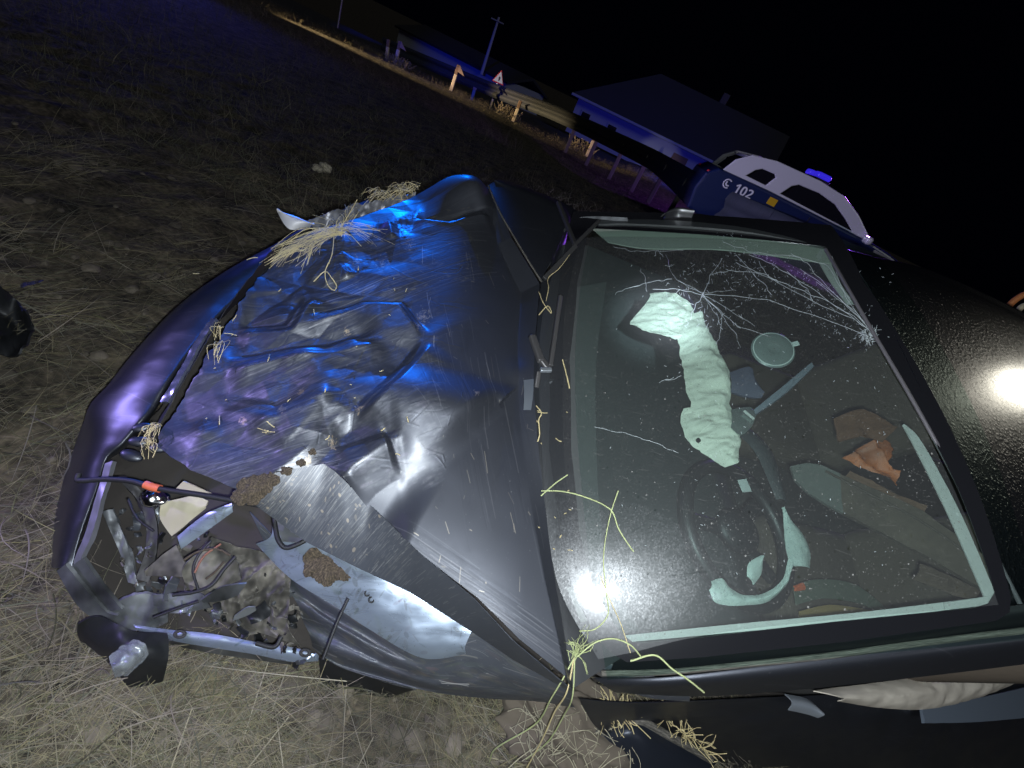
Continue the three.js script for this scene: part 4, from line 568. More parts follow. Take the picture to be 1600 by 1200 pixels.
part('windscreen_pillar', panel([[[978, 1008, 0.0], [1150, 992, 0.0], [1350, 974, 0.0], [1570, 948, 0.0], [1700, 935, 0]], [[965, 1025, -0.015], [1150, 1012, -0.012], [1350, 1000, -0.01], [1600, 962, -0.01], [1720, 950, -0.01]], [[955, 1048, -0.05], [1150, 1040, -0.05], [1350, 1020, -0.05], [1610, 985, -0.05], [1740, 970, -0.05]]], { S: Sglass, nu: 60, nv: 10, uvf: p => [p.x, p.z] }), std(rgb(0.011, 0.011, 0.013), 0.4), car);
part('roof_moulding', line([[940, 1052, -0.03], [1040, 1050, -0.03], [1150, 1040, -0.03], [1300, 1024, -0.03], [1400, 1010, -0.03], [1600, 985, -0.03], [1740, 968, -0.03]], Sglass, 0.006, 60, 8), muddy, car);
part('door_frame', panel([[[930, 1060, -0.04], [1040, 1058, -0.04], [1200, 1040, -0.04], [1400, 1014, -0.04], [1600, 990, -0.04], [1760, 970, -0.04]], [[945, 1072, -0.06], [1040, 1072, -0.05], [1200, 1058, -0.05], [1400, 1034, -0.05], [1600, 1008, -0.05], [1760, 990, -0.05]], [[960, 1082, -0.12], [1080, 1088, -0.14], [1220, 1080, -0.14], [1400, 1062, -0.14], [1600, 1038, -0.14], [1760, 1015, -0.14]]], { S: Sglass, nu: 60, nv: 16, uvf: p => [p.x, p.z] }), paint, car, 'dark frame of the driver door');
part('fender_shard', panel([[[924, 1013, 0.04], [948, 1030, 0.05], [1000, 1050, 0.05], [1070, 1068, 0.04]], [[912, 1026, 0.02], [950, 1048, 0.03], [1005, 1072, 0.03], [1072, 1082, 0.02]], [[903, 1036, 0.0], [955, 1066, 0.0], [1012, 1090, 0.0], [1077, 1096, 0.0]]], { S: flat(-0.13), nu: 34, nv: 12, th: 0.004, puff: 0.01, uvf: (p, s, t) => [s * 0.5, t * 0.15] }), scraped, car, 'torn pointed wing corner by the windscreen pillar');
part('curtain_airbag', panel([[[1268, 1079], [1340, 1070], [1450, 1056], [1540, 1042], [1594, 1038]], [[1300, 1090], [1370, 1088], [1450, 1080], [1530, 1068], [1594, 1050]], [[1310, 1096], [1375, 1106], [1450, 1108], [1530, 1090], [1592, 1066]]], { S: flat(-0.2), nu: 50, nv: 20, puff: 0.03, fn: folds, th: 0.003 }), std(rgb(0.62, 0.56, 0.47), 0.9, 0, { bumpMap: mudTex, bumpScale: 0.003 }), car, 'limp beige curtain airbag hanging from the side window');
part('mirror_shell', panel([[[1226, 1084], [1262, 1092], [1280, 1110]], [[1232, 1110], [1260, 1116], [1278, 1122]]], { S: flat(-0.24), nu: 12, nv: 8, puff: 0.02, th: 0.003 }), std(rgb(0.5, 0.55, 0.62), 0.3, 0.6), car);
part('door', panel([[[905, 1092, 0.06], [1000, 1098, 0.02], [1200, 1090, 0.0], [1400, 1078, 0.0], [1600, 1052, 0.0], [1760, 1030, 0]], [[925, 1130, -0.06], [1010, 1120, -0.06], [1200, 1112, -0.04], [1400, 1120, -0.03], [1600, 1100, -0.03], [1760, 1080, -0.03]], [[960, 1160, -0.18], [1050, 1150, -0.18], [1220, 1170, -0.16], [1420, 1190, -0.15], [1620, 1170, -0.15], [1790, 1150, -0.15]], [[1000, 1190, -0.4], [1100, 1210, -0.4], [1260, 1250, -0.4], [1460, 1280, -0.4], [1660, 1260, -0.4], [1830, 1240, -0.4]]], { S: flat(-0.26), nu: 70, nv: 30, ridge: 0.02, rf: 6, uvf: p => [p.x, p.y * 1.5] }), paint, car, 'dented driver door');
part('side_strip', panel([[[1440, 1100], [1520, 1092], [1620, 1070]], [[1445, 1130], [1530, 1128], [1640, 1118]]], { S: flat(-0.25), nu: 16, nv: 6, th: 0.01 }), std(rgb(0.2, 0.24, 0.3), 0.45, 0.3), car);
part('far_mirror', panel([[[1032, 338, 0.0], [1050, 326, 0.01], [1075, 331, 0.0]], [[1034, 346, -0.03], [1055, 345, -0.03], [1078, 345, -0.03]]], { S: up(Sglass, 0.02), nu: 12, nv: 8, puff: 0.03, th: 0.004 }), phys(rgb(0.03, 0.03, 0.034), 0.3, 0.3, { clearcoat: 1 }), car, 'far door mirror catching light');
part('far_pillar', panel([[[930, 343, 0.0], [1000, 342, 0.0], [1150, 352, 0.0], [1300, 378, 0]], [[935, 350, 0.01], [1000, 350, 0.01], [1150, 360, 0.01], [1295, 386, 0.0]]], { S: Sglass, nu: 40, nv: 6, th: 0.01 }), std(rgb(0.12, 0.13, 0.13), 0.35, 0.6), car);
// ---------------------------------------------------------------- straw and mud lying on the wreck
const dryMat = std(rgb(0.56, 0.46, 0.24), 0.75), greenMat = std(rgb(0.42, 0.46, 0.22), 0.7);
const onCar = (u, v, S) => world(onto(u, v, S));
function stalk(a, b, bend, r, lift) { // a thin stalk from a to b, world points
  const m = a.clone().lerp(b, 0.5).add(V(rr(-bend, bend), (lift || 0) + rr(0, bend), rr(-bend, bend)));
  return tube([a, m, b], r, 8, 5);
}
function tuft(label, strokes, S, m, grp) {
  const gs = [];
  for (const [c, e, n, sp, len] of strokes) for (let i = 0; i < n * 0.85; i++) {
    const a = onCar(c[0] + rr(-sp, sp), c[1] + rr(-sp, sp) * 0.6, up(S, rr(0.006, 0.02))), k = rr(0.35, 1), b = onCar(c[0] + (e[0] - c[0]) * k + rr(-len, len), c[1] + (e[1] - c[1]) * k + rr(-len, len) * 0.7, up(S, rr(0.006, 0.045)));
    gs.push(stalk(a, b, rnd() < 0.2 ? 0.025 : 0.012, 0.0003 + 0.0007 * rnd() ** 2, rr(0, 0.015)));
  }
  return thing('straw_tuft', mergeGeometries(gs), m, label, 'straw', grp);
}
tuft('large pale straw tuft splayed across the creased bonnet front', [[[530, 360], [500, 350], 26, 8, 34], [[530, 362], [430, 400], 70, 10, 22], [[525, 362], [600, 372], 30, 10, 26], [[540, 350], [548, 320], 10, 8, 14], [[470, 385], [418, 415], 46, 12, 14], [[500, 372], [470, 420], 22, 10, 18]], Sdent, dryMat);
tuft('low straw tuft along the far bonnet edge', [[[610, 302], [640, 296], 40, 22, 14], [[600, 304], [572, 312], 30, 16, 14], [[636, 300], [650, 292], 20, 10, 10]], up(Shood, 0.0), dryMat);
tuft('straw caught in the lower end of the gap behind the bumper', [[[245, 665], [225, 692], 18, 8, 12], [[228, 688], [236, 715], 16, 6, 10]], up(Shood, -0.03), dryMat);
tuft('straw caught halfway up the gap behind the bumper', [[[338, 528], [345, 505], 10, 6, 10], [[342, 535], [330, 575], 14, 6, 8]], up(Shood, -0.03), dryMat);
tuft('green straw sprig stuck at the foot of the windscreen pillar', [[[897, 1020], [925, 965], 5, 3, 6], [[897, 1022], [960, 1000], 5, 3, 8], [[897, 1024], [886, 975], 4, 3, 5], [[897, 1020], [922, 1062], 4, 3, 4], [[895, 1030], [888, 1000], 10, 5, 8]], up(Shood, 0.03), greenMat);
function straw(label, pts, S, r, m, grp) { thing('straw_stalk', tube(pts.map(q => onCar(q[0], q[1], up(S, q[2] || 0.006))), r, 40, 6), m, label, 'straw', grp); }
straw('upright dry stalk standing out of the large bonnet tuft', [[536, 350, 0.01], [545, 335, 0.03], [558, 312, 0.06]], Sdent, 0.0016, dryMat);
straw('hooked straw curling below the large bonnet tuft', [[522, 368, 0.02], [518, 400, 0.015], [508, 425, 0.008], [512, 445, 0.008], [522, 454, 0.01], [526, 447, 0.01], [518, 434, 0.008], [508, 424, 0.008], [490, 440, 0.006]], Sdent, 0.0016, dryMat);
const Sc = (x, y) => Math.max(Shood(x, y), Sglass(x, y));
straw('long green stalk bending over the driver side of the glass', [[846, 767, 0.01], [880, 768, 0.015], [915, 777, 0.02], [945, 790, 0.03], [957, 800, 0.03], [966, 825, 0.02], [976, 842, 0.012], [990, 862, 0.006]], Sc, 0.0016, greenMat);
straw('green stalk leaning upright across the bright reflection', [[966, 767, 0.04], [955, 800, 0.035], [945, 850, 0.03], [943, 880, 0.03], [948, 930, 0.025], [950, 960, 0.02], [930, 983, 0.012], [905, 986, 0.01]], Sc, 0.0013, greenMat);
straw('thin pale stalk running down to the lower glass corner', [[938, 900, 0.015], [952, 935, 0.012], [970, 975, 0.01], [985, 1020, 0.02]], Sc, 0.001, dryMat);
straw('folded green stem lying over the door frame', [[985, 1033, 0.03], [1024, 1024, 0.035], [1050, 1045, 0.02], [1075, 1062, 0.0], [1100, 1082, -0.03]], Sglass, 0.002, greenMat);
straw('arched straw from the sprig to the pillar', [[902, 1026, 0.04], [930, 1004, 0.05], [958, 998, 0.05], [985, 1008, 0.04], [1003, 1028, 0.02]], Sc, 0.0016, greenMat);
straw('long straw hanging from the sprig, left one', [[897, 1028, 0.03], [880, 1060, 0.0], [862, 1090, -0.05], [838, 1130, -0.18], [772, 1172, -0.34], [765, 1190, -0.4]], Shood, 0.0018, greenMat);
straw('long straw hanging from the sprig, middle one', [[897, 1028, 0.03], [886, 1080, 0.0], [868, 1110, -0.08], [845, 1160, -0.2], [820, 1205, -0.3]], Shood, 0.0018, dryMat);
straw('long straw hanging from the sprig, right one', [[898, 1028, 0.03], [895, 1085, 0.0], [880, 1120, -0.1], [855, 1160, -0.22], [822, 1186, -0.32]], Shood, 0.0016, greenMat);
straw('crossed straw on the scuttle, upper half', [[890, 398, 0.03], [873, 420, 0.03], [857, 434, 0.02], [857, 452, 0.02], [853, 470, 0.02]], Sc, 0.0012, dryMat);
straw('crossed straw on the scuttle, lower half', [[842, 456, 0.02], [850, 475, 0.025], [862, 490, 0.02], [856, 478, 0.02], [842, 492, 0.015]], Sc, 0.0014, dryMat);
straw('short straw lying along the edge of the glass', [[879, 562, 0.02], [885, 585, 0.02], [890, 607, 0.015]], Sc, 0.0018, dryMat);
straw('kinked yellow straw in the scuttle below the wiper', [[838, 634, 0.015], [846, 646, 0.02], [842, 655, 0.02], [843, 680, 0.015], [840, 690, 0.01]], Sc, 0.0016, dryMat);
straw('short bright straw on the scuttle near the driver', [[845, 775, 0.02], [868, 755, 0.02], [887, 742, 0.02]], Sc, 0.0016, greenMat);
for (let i = 0; i < 46; i++) { // short loose bits
  const front = i < 32, u = front ? rr(300, 640) : rr(838, 890), v = front ? rr(400, 720) : rr(640, 860), a = rr(-1.6, 1.5), l = 2 + 20 * rnd() ** 2;
  straw('short loose bit of dry straw on the wreck', [[u, v, 0.004], [u + Math.cos(a) * l * 0.5, v + Math.sin(a) * l * 0.5 + rr(-1, 1), 0.007], [u + Math.cos(a) * l, v + Math.sin(a) * l, 0.004]], front ? Sdent : Sc, rr(0.0008, 0.0014), dryMat, 'loose straw bits on the wreck');
}
function clod(label, blobs, S, m) {
  const gs = blobs.map(([u, v, r, f], i) => { const g = ico(15), p = g.attributes.position, c = onCar(u, v, up(S, 0)), n = V(0, 1, 0).applyQuaternion(car.quaternion), R = r / 470; const q = new THREE.Quaternion().setFromUnitVectors(V(0, 1, 0), n); for (let k = 0; k < p.count; k++) { const w = V(p.getX(k), p.getY(k), p.getZ(k)), s = 1 + 0.8 * fbm(w.x * 1.3 + i * 7, w.y * 1.3, w.z * 1.3, 3); w.multiplyScalar(R * s); w.y *= f; w.applyQuaternion(q).add(c); p.setXYZ(k, w.x, w.y, w.z); } g.computeVertexNormals(); return g; });
  return thing('mud_clod', mergeGeometries(gs), m, label, 'mud');
}
clod('dry mud clod with straw stuck on the bonnet corner', [[392, 766, 13, 0.5], [408, 757, 12, 0.5], [378, 775, 9, 0.5], [425, 748, 8, 0.4], [448, 735, 6, 0.4], [395, 780, 7, 0.5], [470, 722, 5, 0.4], [488, 706, 4, 0.4]], Sdent, mud);
clod('brown mud patch stuck to the bluish metal panel', [[500, 880, 17, 0.22], [520, 884, 15, 0.25], [512, 895, 13, 0.22], [538, 893, 10, 0.2], [488, 890, 9, 0.2], [490, 876, 8, 0.2], [548, 898, 5, 0.2]], up(Shood, -0.135), mud);

// ---------------------------------------------------------------- things lying in the field
const gAt = (u, v, h = 0) => { const p = atY(u, v, h); return p; };
{
  const t = group('broken_headlamp', 'broken clear headlamp with black housing lying below the silver beam', 'headlamp');
  const c = gAt(196, 1022, 0.08); t.position.copy(c); const w = (u, v, h) => gAt(u, v, h).sub(c);
  const quad = (rows, n, nzz, fr, th) => { const R = rows.map(r => resample(r.map(q => w(...q).toArray()), n)), G = []; for (let i = 0; i < n; i++) { const col = []; for (let j = 0; j < 12; j++) { const s = j / 11, p = catmull(R.map(r => r[i]), s); col.push(V(p[0], p[1] + nzz * fbm(p[0] * fr, p[2] * fr, 2, 3), p[2])); } G.push(col); } return shell(G, th); };
  part('housing', quad([[[122, 972, 0.13], [160, 962, 0.16], [205, 985, 0.16], [262, 990, 0.14]], [[124, 988, 0.07], [170, 1010, 0.12], [215, 1020, 0.16], [262, 1030, 0.12]], [[128, 998, 0.02], [178, 1040, 0.03], [205, 1070, 0.03], [255, 1062, 0.03]]], 34, 0.02, 18, 0.004), blackPlastic, t);
  part('lens', quad([[[206, 1000, 0.2], [188, 1010, 0.2], [170, 1026, 0.19]], [[226, 1006, 0.22], [205, 1030, 0.23], [176, 1048, 0.2]], [[232, 1022, 0.19], [210, 1046, 0.18], [180, 1062, 0.15]]], 44, 0.03, 46, 0.004), phys(rgb(0.7, 0.74, 0.78), 0.14, 0, { transmission: 0.8, thickness: 0, ior: 1.5 }), t);
  part('reflector', quad([[[200, 1006, 0.17], [184, 1020, 0.17], [174, 1034, 0.16]], [[220, 1012, 0.17], [202, 1034, 0.17], [180, 1050, 0.15]], [[226, 1024, 0.15], [206, 1046, 0.14], [184, 1058, 0.12]]], 20, 0.05, 40, 0.003), std(rgb(0.32, 0.34, 0.37), 0.25, 0.9), t);
}
{ // dark bent liner at the left edge
  const t = group('wheel_liner', 'black torn plastic liner lying at the left edge of the field', 'car part');
  const c = gAt(10, 500, 0.05); t.position.copy(c);
  const R = [[[-60, 448, 0.1], [-10, 442, 0.2], [22, 462, 0.12], [36, 478, 0.16], [52, 500, 0.1]], [[-60, 480, 0.1], [0, 490, 0.06], [25, 505, 0.05], [51, 512, 0.08]], [[-60, 560, 0.1], [0, 545, 0.08], [30, 552, 0.1], [48, 525, 0.1]]].map(r => resample(r.map(q => gAt(...q).sub(c).toArray()), 26));
  const G = []; for (let i = 0; i < 26; i++) { const col = []; for (let j = 0; j < 16; j++) { const p = catmull(R.map(r => r[i]), j / 15); col.push(V(p[0], p[1] + 0.12 * fbm(p[0] * 7, p[2] * 7, 4, 4), p[2])); } G.push(col); }
  part('sheet', shell(G, 0.006), blackPlastic, t);
}
{ const G = [], c = gAt(48, 441, 0.05); for (let i = 0; i < 10; i++) { const r = []; for (let j = 0; j < 6; j++) { const p = gAt(32 + 36 * i / 9, 446 - 8 * i / 9 + (j - 2.5) * 1.4 * (1 - i / 12), 0.06 + 0.02 * Math.sin(i)); r.push(p.sub(c)); } G.push(r); } const o = thing('plastic_shard', shell(G, 0.003), phys(rgb(0.16, 0.16, 0.42), 0.2, 0.5), 'small violet plastic shard beside the black liner', 'shard'); o.position.copy(c); }
{ // curved black plate and lump of turf at the bottom edge
  const R = [[[928, 1150, 0.17], [985, 1124, 0.24], [1045, 1150, 0.22], [1120, 1192, 0.15]], [[924, 1175, 0.13], [985, 1150, 0.24], [1040, 1176, 0.21], [1100, 1210, 0.15]], [[930, 1210, 0.05], [990, 1215, 0.15], [1040, 1225, 0.15], [1090, 1235, 0.1]]];
  const t = group('wheel_arch_plate', 'curved dark plate with a dusty rim lying at the lower edge', 'car part'); const c = gAt(1000, 1170, 0.1); t.position.copy(c);
  const Q = R.map(r => resample(r.map(q => gAt(...q).sub(c).toArray()), 30)), G = []; for (let i = 0; i < 30; i++) { const col = []; for (let j = 0; j < 14; j++) { const p = catmull(Q.map(r => r[i]), j / 13); col.push(V(...p)); } G.push(col); }
  part('plate', shell(G, 0.005), phys(rgb(0.02, 0.024, 0.035), 0.4, 0.4), t); part('rim', tube(Q[0].filter((_, i) => i % 3 === 0).map(p => V(...p)), 0.012, 40, 8), muddy, t);
  const q = gAt(905, 1140, 0.1), g = ico(18), p = g.attributes.position; for (let k = 0; k < p.count; k++) { const w = V(p.getX(k), p.getY(k), p.getZ(k)), s = 1 + 0.7 * fbm(w.x * 1.7, w.y * 1.7, w.z * 1.7 + 3, 5); const m = 0.012 * fbm(w.x * 9, w.y * 9, w.z * 9, 4); p.setXYZ(k, w.x * (0.21 * s + m), w.y * (0.12 * s + m), w.z * (0.13 * s + m)); } g.computeVertexNormals(); g.translate(q.x, q.y - 0.02, q.z);
  thing('turf_lump', g, std(rgb(0.12, 0.098, 0.075), 0.98), 'lump of torn turf and soil under the driver side wing', 'soil');
  { const ls = []; for (let i = 0; i < 150; i++) { const a = gAt(rr(820, 985), rr(1095, 1190), 0.2 + rr(-0.02, 0.02)), b = a.clone().add(V(rr(-0.08, 0.08), rr(-0.04, 0.02), rr(-0.08, 0.08))); ls.push(stalk(a, b, 0.012, rr(0.0005, 0.0012), 0)); } thing('straw_tuft', mergeGeometries(ls), strawMats[3], 'straw matted over the torn turf lump', 'straw'); }
  const gs = []; for (let i = 0; i < 130; i++) { const u = i < 80 ? rr(940, 985) : rr(1040, 1110), v = i < 80 ? 1115 + rr(-10, 14) : 1120 + (u - 1040) * 0.9 + rr(-8, 8), a = gAt(u, v, 0.24), b = a.clone().add(V(rr(-0.05, 0.05), rr(0, 0.03), rr(-0.05, 0.05))); gs.push(stalk(a, b, 0.01, rr(0.0006, 0.0013), 0)); }
  thing('straw_tuft', mergeGeometries(gs), dryMat, 'matted straw clinging to the rim of the dark plate', 'straw');
}
for (const [u, v, s, l] of [[496, 263, 0.045, 'left pale stone of a pair lying alone in the dark field'], [508, 262, 0.06, 'right and larger pale stone of a pair in the dark field']]) { const c = gAt(u, v, 0.06), g = ico(12), p = g.attributes.position; for (let k = 0; k < p.count; k++) { const w = V(p.getX(k), p.getY(k), p.getZ(k)), q = 1 + 0.6 * fbm(w.x * 1.5 + u, w.y * 1.5, w.z * 1.5, 3); p.setXYZ(k, w.x * s * q, w.y * s * 0.7 * q, w.z * s * q); } g.computeVertexNormals(); const o = thing('field_stone', g, std(rgb(0.55, 0.5, 0.38), 0.9), l, 'stone'); o.position.copy(c); }

// ---------------------------------------------------------------- police car on the verge
const font = await new FontLoader().loadAsync('fonts/droid/droid_sans_bold.typeface.json');
function wheel(parent, x, z, r) {
  const w = new THREE.Group(); w.name = 'wheel'; w.position.set(x, r, z); parent.add(w); const side = Math.sign(z);
  const tp = [[r * 0.66, -0.1], [r * 0.95, -0.1], [r, -0.07], [r, 0.07], [r * 0.95, 0.1], [r * 0.66, 0.1]].map(q => new THREE.Vector2(...q));
  part('tyre', new THREE.LatheGeometry(tp, 40).rotateX(Math.PI / 2), rubber, w);
  const gs = [new THREE.TorusGeometry(r * 0.62, 0.022, 10, 40), new THREE.CylinderGeometry(0.05, 0.06, 0.04, 20).rotateX(Math.PI / 2)];
  for (let k = 0; k < 5; k++) gs.push(new RoundedBoxGeometry(r * 0.58, 0.055, 0.03, 2, 0.01).translate(r * 0.33, 0, 0).rotateZ(k * 1.2566));
  part('rim', mergeGeometries(gs.map(g => g.index ? g.toNonIndexed() : g)).translate(0, 0, side * 0.09), std(rgb(0.5, 0.5, 0.52), 0.35, 0.7), w);
}
const white = phys(rgb(0.78, 0.78, 0.8), 0.35, 0, { clearcoat: 1, clearcoatRoughness: 0.1 }), navy = phys(rgb(0.008, 0.02, 0.09), 0.4, 0, { clearcoat: 0.6 }), yellow = phys(rgb(0.75, 0.45, 0.02), 0.4), darkPane = phys(rgb(0.012, 0.012, 0.016), 0.08, 0, { clearcoat: 1 });  // panes near-black: the dark behind the glass is put into their colour
function extrude(pts, depth, bevel = 0.03, holes = []) {
  const s = new THREE.Shape(pts.map(p => new THREE.Vector2(...p))); for (const h of holes) s.holes.push(new THREE.Path(h.map(p => new THREE.Vector2(...p))));
  const g = new THREE.ExtrudeGeometry(s, { depth: depth - 2 * bevel, bevelEnabled: bevel > 0, bevelThickness: bevel, bevelSize: bevel, bevelSegments: 3, curveSegments: 8 }); return g.translate(0, 0, -depth / 2 + bevel);
}
const spline = (P, n) => new THREE.SplineCurve(P.map(p => new THREE.Vector2(...p))).getPoints(n).map(p => [p.x, p.y]);
function policeCar(name, label) {
  const t = group(name, label, 'police car', undefined);
  const arch = (x, a, b) => Array.from({ length: 13 }, (_, i) => { const q = Math.PI * i / 12; return [x + 0.37 * Math.cos(q), 0.33 + 0.37 * Math.sin(q)]; });
  const lower = [[-2.22, 0.3], [-1.7, 0.22], ...arch(-1.3).reverse(), [-0.9, 0.2], [0.95, 0.2], ...arch(1.38).reverse(), [1.8, 0.24], [2.2, 0.3], [2.28, 0.5], [2.2, 0.68], [1.9, 0.8], [1.25, 0.93], [0.9, 0.97], [-1.2, 1.0], [-2.1, 0.98], [-2.24, 0.86], [-2.28, 0.6]];
  part('body', extrude(lower, 1.76, 0.05), navy, t);
  part('bonnet', extrude([[0.9, 0.985], [1.25, 0.95], [1.9, 0.82], [2.2, 0.7], [2.22, 0.66], [1.9, 0.78], [1.25, 0.91], [0.9, 0.94]], 1.66, 0.012), white, t);
  for (const s of [-1, 1]) part('front_wing', extrude([[0.95, 0.95], [1.25, 0.93], [1.9, 0.8], [2.18, 0.69], [2.1, 0.6], [1.72, 0.76], [0.95, 0.84]], 0.014, 0).translate(0, 0, s * 0.888), white, t);
  const roofline = [[-2.05, 0.97], [-1.92, 1.24], [-1.72, 1.40], [-1.3, 1.475], [-0.5, 1.49], [0.0, 1.44], [0.4, 1.28], [0.75, 1.08], [0.98, 0.94]];
  const win1 = [[-1.66, 1.09], [-1.56, 1.25], [-1.46, 1.315], [-1.22, 1.325], [-1.16, 1.27], [-1.24, 1.08]].reverse(), win2 = [[-0.98, 1.07], [-0.88, 1.27], [-0.78, 1.34], [-0.4, 1.36], [-0.05, 1.31], [0.26, 1.18], [0.5, 1.04]].reverse();
  for (const s of [-1, 1]) part('cabin_side', extrude([...roofline, [-2.05, 0.97]], 0.08, 0.02, [win1, win2]).translate(0, 0, s * 0.76), white, t);
  for (const s of [-1, 1]) { part('side_window', extrude(win1, 0.02, 0).translate(0, 0, s * 0.755), darkPane, t); part('side_window', extrude(win2, 0.02, 0).translate(0, 0, s * 0.755), darkPane, t); }
  part('roof', extrude([[-1.75, 1.385], [-1.3, 1.47], [-0.5, 1.485], [0.0, 1.435], [0.0, 1.40], [-0.5, 1.45], [-1.3, 1.44], [-1.72, 1.36]], 1.5, 0.01), white, t);
  part('windscreen', extrude([[0.0, 1.43], [0.4, 1.27], [0.95, 0.96], [0.9, 0.95], [0.35, 1.25], [0.0, 1.4]], 1.46, 0), darkPane, t);
  part('rear_window', extrude([[-1.98, 1.05], [-1.88, 1.25], [-1.74, 1.37], [-1.7, 1.34], [-1.84, 1.22], [-1.93, 1.05]], 1.4, 0), darkPane, t);
  part('cabin_block', new RoundedBoxGeometry(2.0, 0.3, 1.3, 2, 0.05).translate(-0.7, 0.98, 0), cabinGrey, t);  // grey block added to fill the cabin behind the dark windows
  for (const s of [-1, 1]) {
    const band = [[-2.27, 0.5], [-2.22, 0.9], [-2.1, 0.975], [-1.1, 0.98], [0.9, 0.9], [0.9, 0.78], [0.85, 0.7], [0.8, 0.62], [-0.6, 0.6], [-0.92, 0.56], [-0.98, 0.6], [-1.3, 0.72], [-1.6, 0.66], [-1.75, 0.6]];
    part('blue_band', extrude(band, 0.012, 0).translate(0, 0, s * 0.884), navy, t);
    part('yellow_block', extrude([[-1.1, 0.86], [-1.1, 0.98], [-0.95, 0.98], [-0.95, 0.86]], 0.012, 0).translate(0, 0, s * 0.892), yellow, t);
    part('white_block', extrude([[-0.92, 0.28], [-0.92, 0.56], [-0.6, 0.56], [-0.6, 0.28]], 0.012, 0).translate(0, 0, s * 0.889), white, t);
    part('yellow_block', extrude([[-0.72, 0.3], [-0.72, 0.56], [-0.55, 0.56], [-0.55, 0.3]], 0.012, 0).translate(0, 0, s * 0.897), yellow, t);
    part('blue_block', extrude([[-0.55, 0.28], [-0.55, 0.58], [-0.4, 0.58], [-0.4, 0.28]], 0.012, 0).translate(0, 0, s * 0.897), navy, t);
    const num = new TextGeometry('102', { font, size: 0.15, depth: 0.006, curveSegments: 4 }); num.computeBoundingBox(); if (s < 0) num.rotateY(Math.PI); num.translate(s > 0 ? -1.72 : -1.25, 0.80, s * 0.896);
    part('number_lettering', num, std(rgb(0.85, 0.85, 0.88), 0.5), t);
    const ring = new THREE.TorusGeometry(0.07, 0.012, 6, 24, 4.4).rotateZ(0.9).translate(-1.86, 0.87, s * 0.896), hand = new THREE.TorusGeometry(0.035, 0.014, 6, 16, 3.2).rotateZ(2.3).translate(-1.85, 0.875, s * 0.896);
    part('phone_emblem', mergeGeometries([ring, hand]), std(rgb(0.85, 0.85, 0.88), 0.5), t);
    part('door_mirror', new RoundedBoxGeometry(0.12, 0.13, 0.2, 3, 0.05).translate(0.72, 1.03, s * 0.95), white, t);
    part('tail_lamp', new RoundedBoxGeometry(0.06, 0.2, 0.14, 2, 0.02).translate(-2.235, 0.84, s * 0.72), std(rgb(0.6, 0.02, 0.02), 0.3), t);
    part('headlamp', new RoundedBoxGeometry(0.24, 0.13, 0.3, 3, 0.04).translate(2.1, 0.68, s * 0.66), phys(rgb(0.6, 0.62, 0.66), 0.1, 0.3), t);
    part('door_seam', extrude([[-0.32, 0.3], [-0.32, 0.96], [-0.312, 0.96], [-0.312, 0.3]], 0.01, 0).translate(0, 0, s * 0.893), darkGap, t);
    part('door_handle', new RoundedBoxGeometry(0.18, 0.03, 0.03, 2, 0.012).translate(-0.5, 0.8, s * 0.9), white, t);
  }
  const bar_ = new THREE.Group(); bar_.name = 'light_bar'; bar_.position.set(-0.35, 1.53, 0); t.add(bar_);
  part('base', new RoundedBoxGeometry(0.28, 0.05, 0.8, 2, 0.02), rubber, bar_);
  for (const s of [-1, 1]) part('beacon_lamp', new RoundedBoxGeometry(0.26, 0.1, 0.26, 3, 0.04).translate(0, 0.07, s * 0.25), std(rgb(0.02, 0.02, 0.3), 0.3, 0, { emissive: rgb(0.05, 0.03, 1), emissiveIntensity: 0.5 }), bar_);
  for (const x of [-1.3, 1.38]) for (const z of [-0.8, 0.8]) wheel(t, x, z, 0.33);
  return t;
}
const patrol = policeCar('police_car', 'white patrol car with navy band marked 102 parked behind the wreck');
patrol.position.set(3.72, 0.36, -10.6);
glow(new THREE.Color(0.34, 0.10, 1), 30, V(4.6, 2.3, -11.4), 6);  // unseen violet source over the patrol car, placed to tint its front
// unseen patrol cars off to the left, placed to carry lamps
const second = patrol.clone(); second.name = named('police_car'); second.userData.label = 'unseen second patrol car left of the wreck, placed to light the first one'; second.position.set(-9, 0, -2.5); second.rotation.y = 0.6; scene.add(second);
const third = patrol.clone(); third.name = named('police_car'); third.userData.label = 'unseen third patrol car far left, placed to light the posts'; third.position.set(-16.5, 0.3, -14.6); third.rotation.y = 0.05; scene.add(third);
const hoodMid = onCar(470, 560, Shood);
{
  const a = V(-2.35, 3.7, -0.75), b = V(-11.2, 10, -19.2);
  spot(AZURE, 15, a, onCar(455, 480, Shood), 9.6, 0.8, 5); spot(VIOLET, 70, V(-4.6, 2.8, 0.3), onCar(140, 710, up(Shood, -0.15)), 7.5, 0.9, 5);  // unseen beacons on poles, placed to tint bonnet and bumper
  spot(AZURE, 2300, b, onCar(490, 480, Shood), 1.6, 0.8, 8);  // beam from an added mast, aimed to light the bonnet folds
  for (const [p, c] of [[a, rgb(0, 0.16, 1)], [V(-4.6, 2.8, 0.3), rgb(0.22, 0.13, 1)], [b, rgb(0, 0.16, 1)]]) {
    const g = group('unseen_beacon', p === a ? 'unseen azure beacon on a pole, placed to tint the bonnet' : p === b ? 'added tall mast, its azure beacon out of view, lighting the bonnet folds' : 'unseen violet beacon on a pole, placed to tint the bumper', 'beacon');
    g.position.set(p.x, 0, p.z); part('pole', new THREE.CylinderGeometry(0.03, 0.04, p.y - 0.12, 12).translate(0, (p.y - 0.12) / 2, 0), zinc, g);
    part('beacon_lamp', new THREE.SphereGeometry(0.1, 20, 14).translate(0, p.y, 0), std(rgb(0.02, 0.02, 0.2), 0.3, 0, { emissive: c, emissiveIntensity: 2 }), g);
  }
}
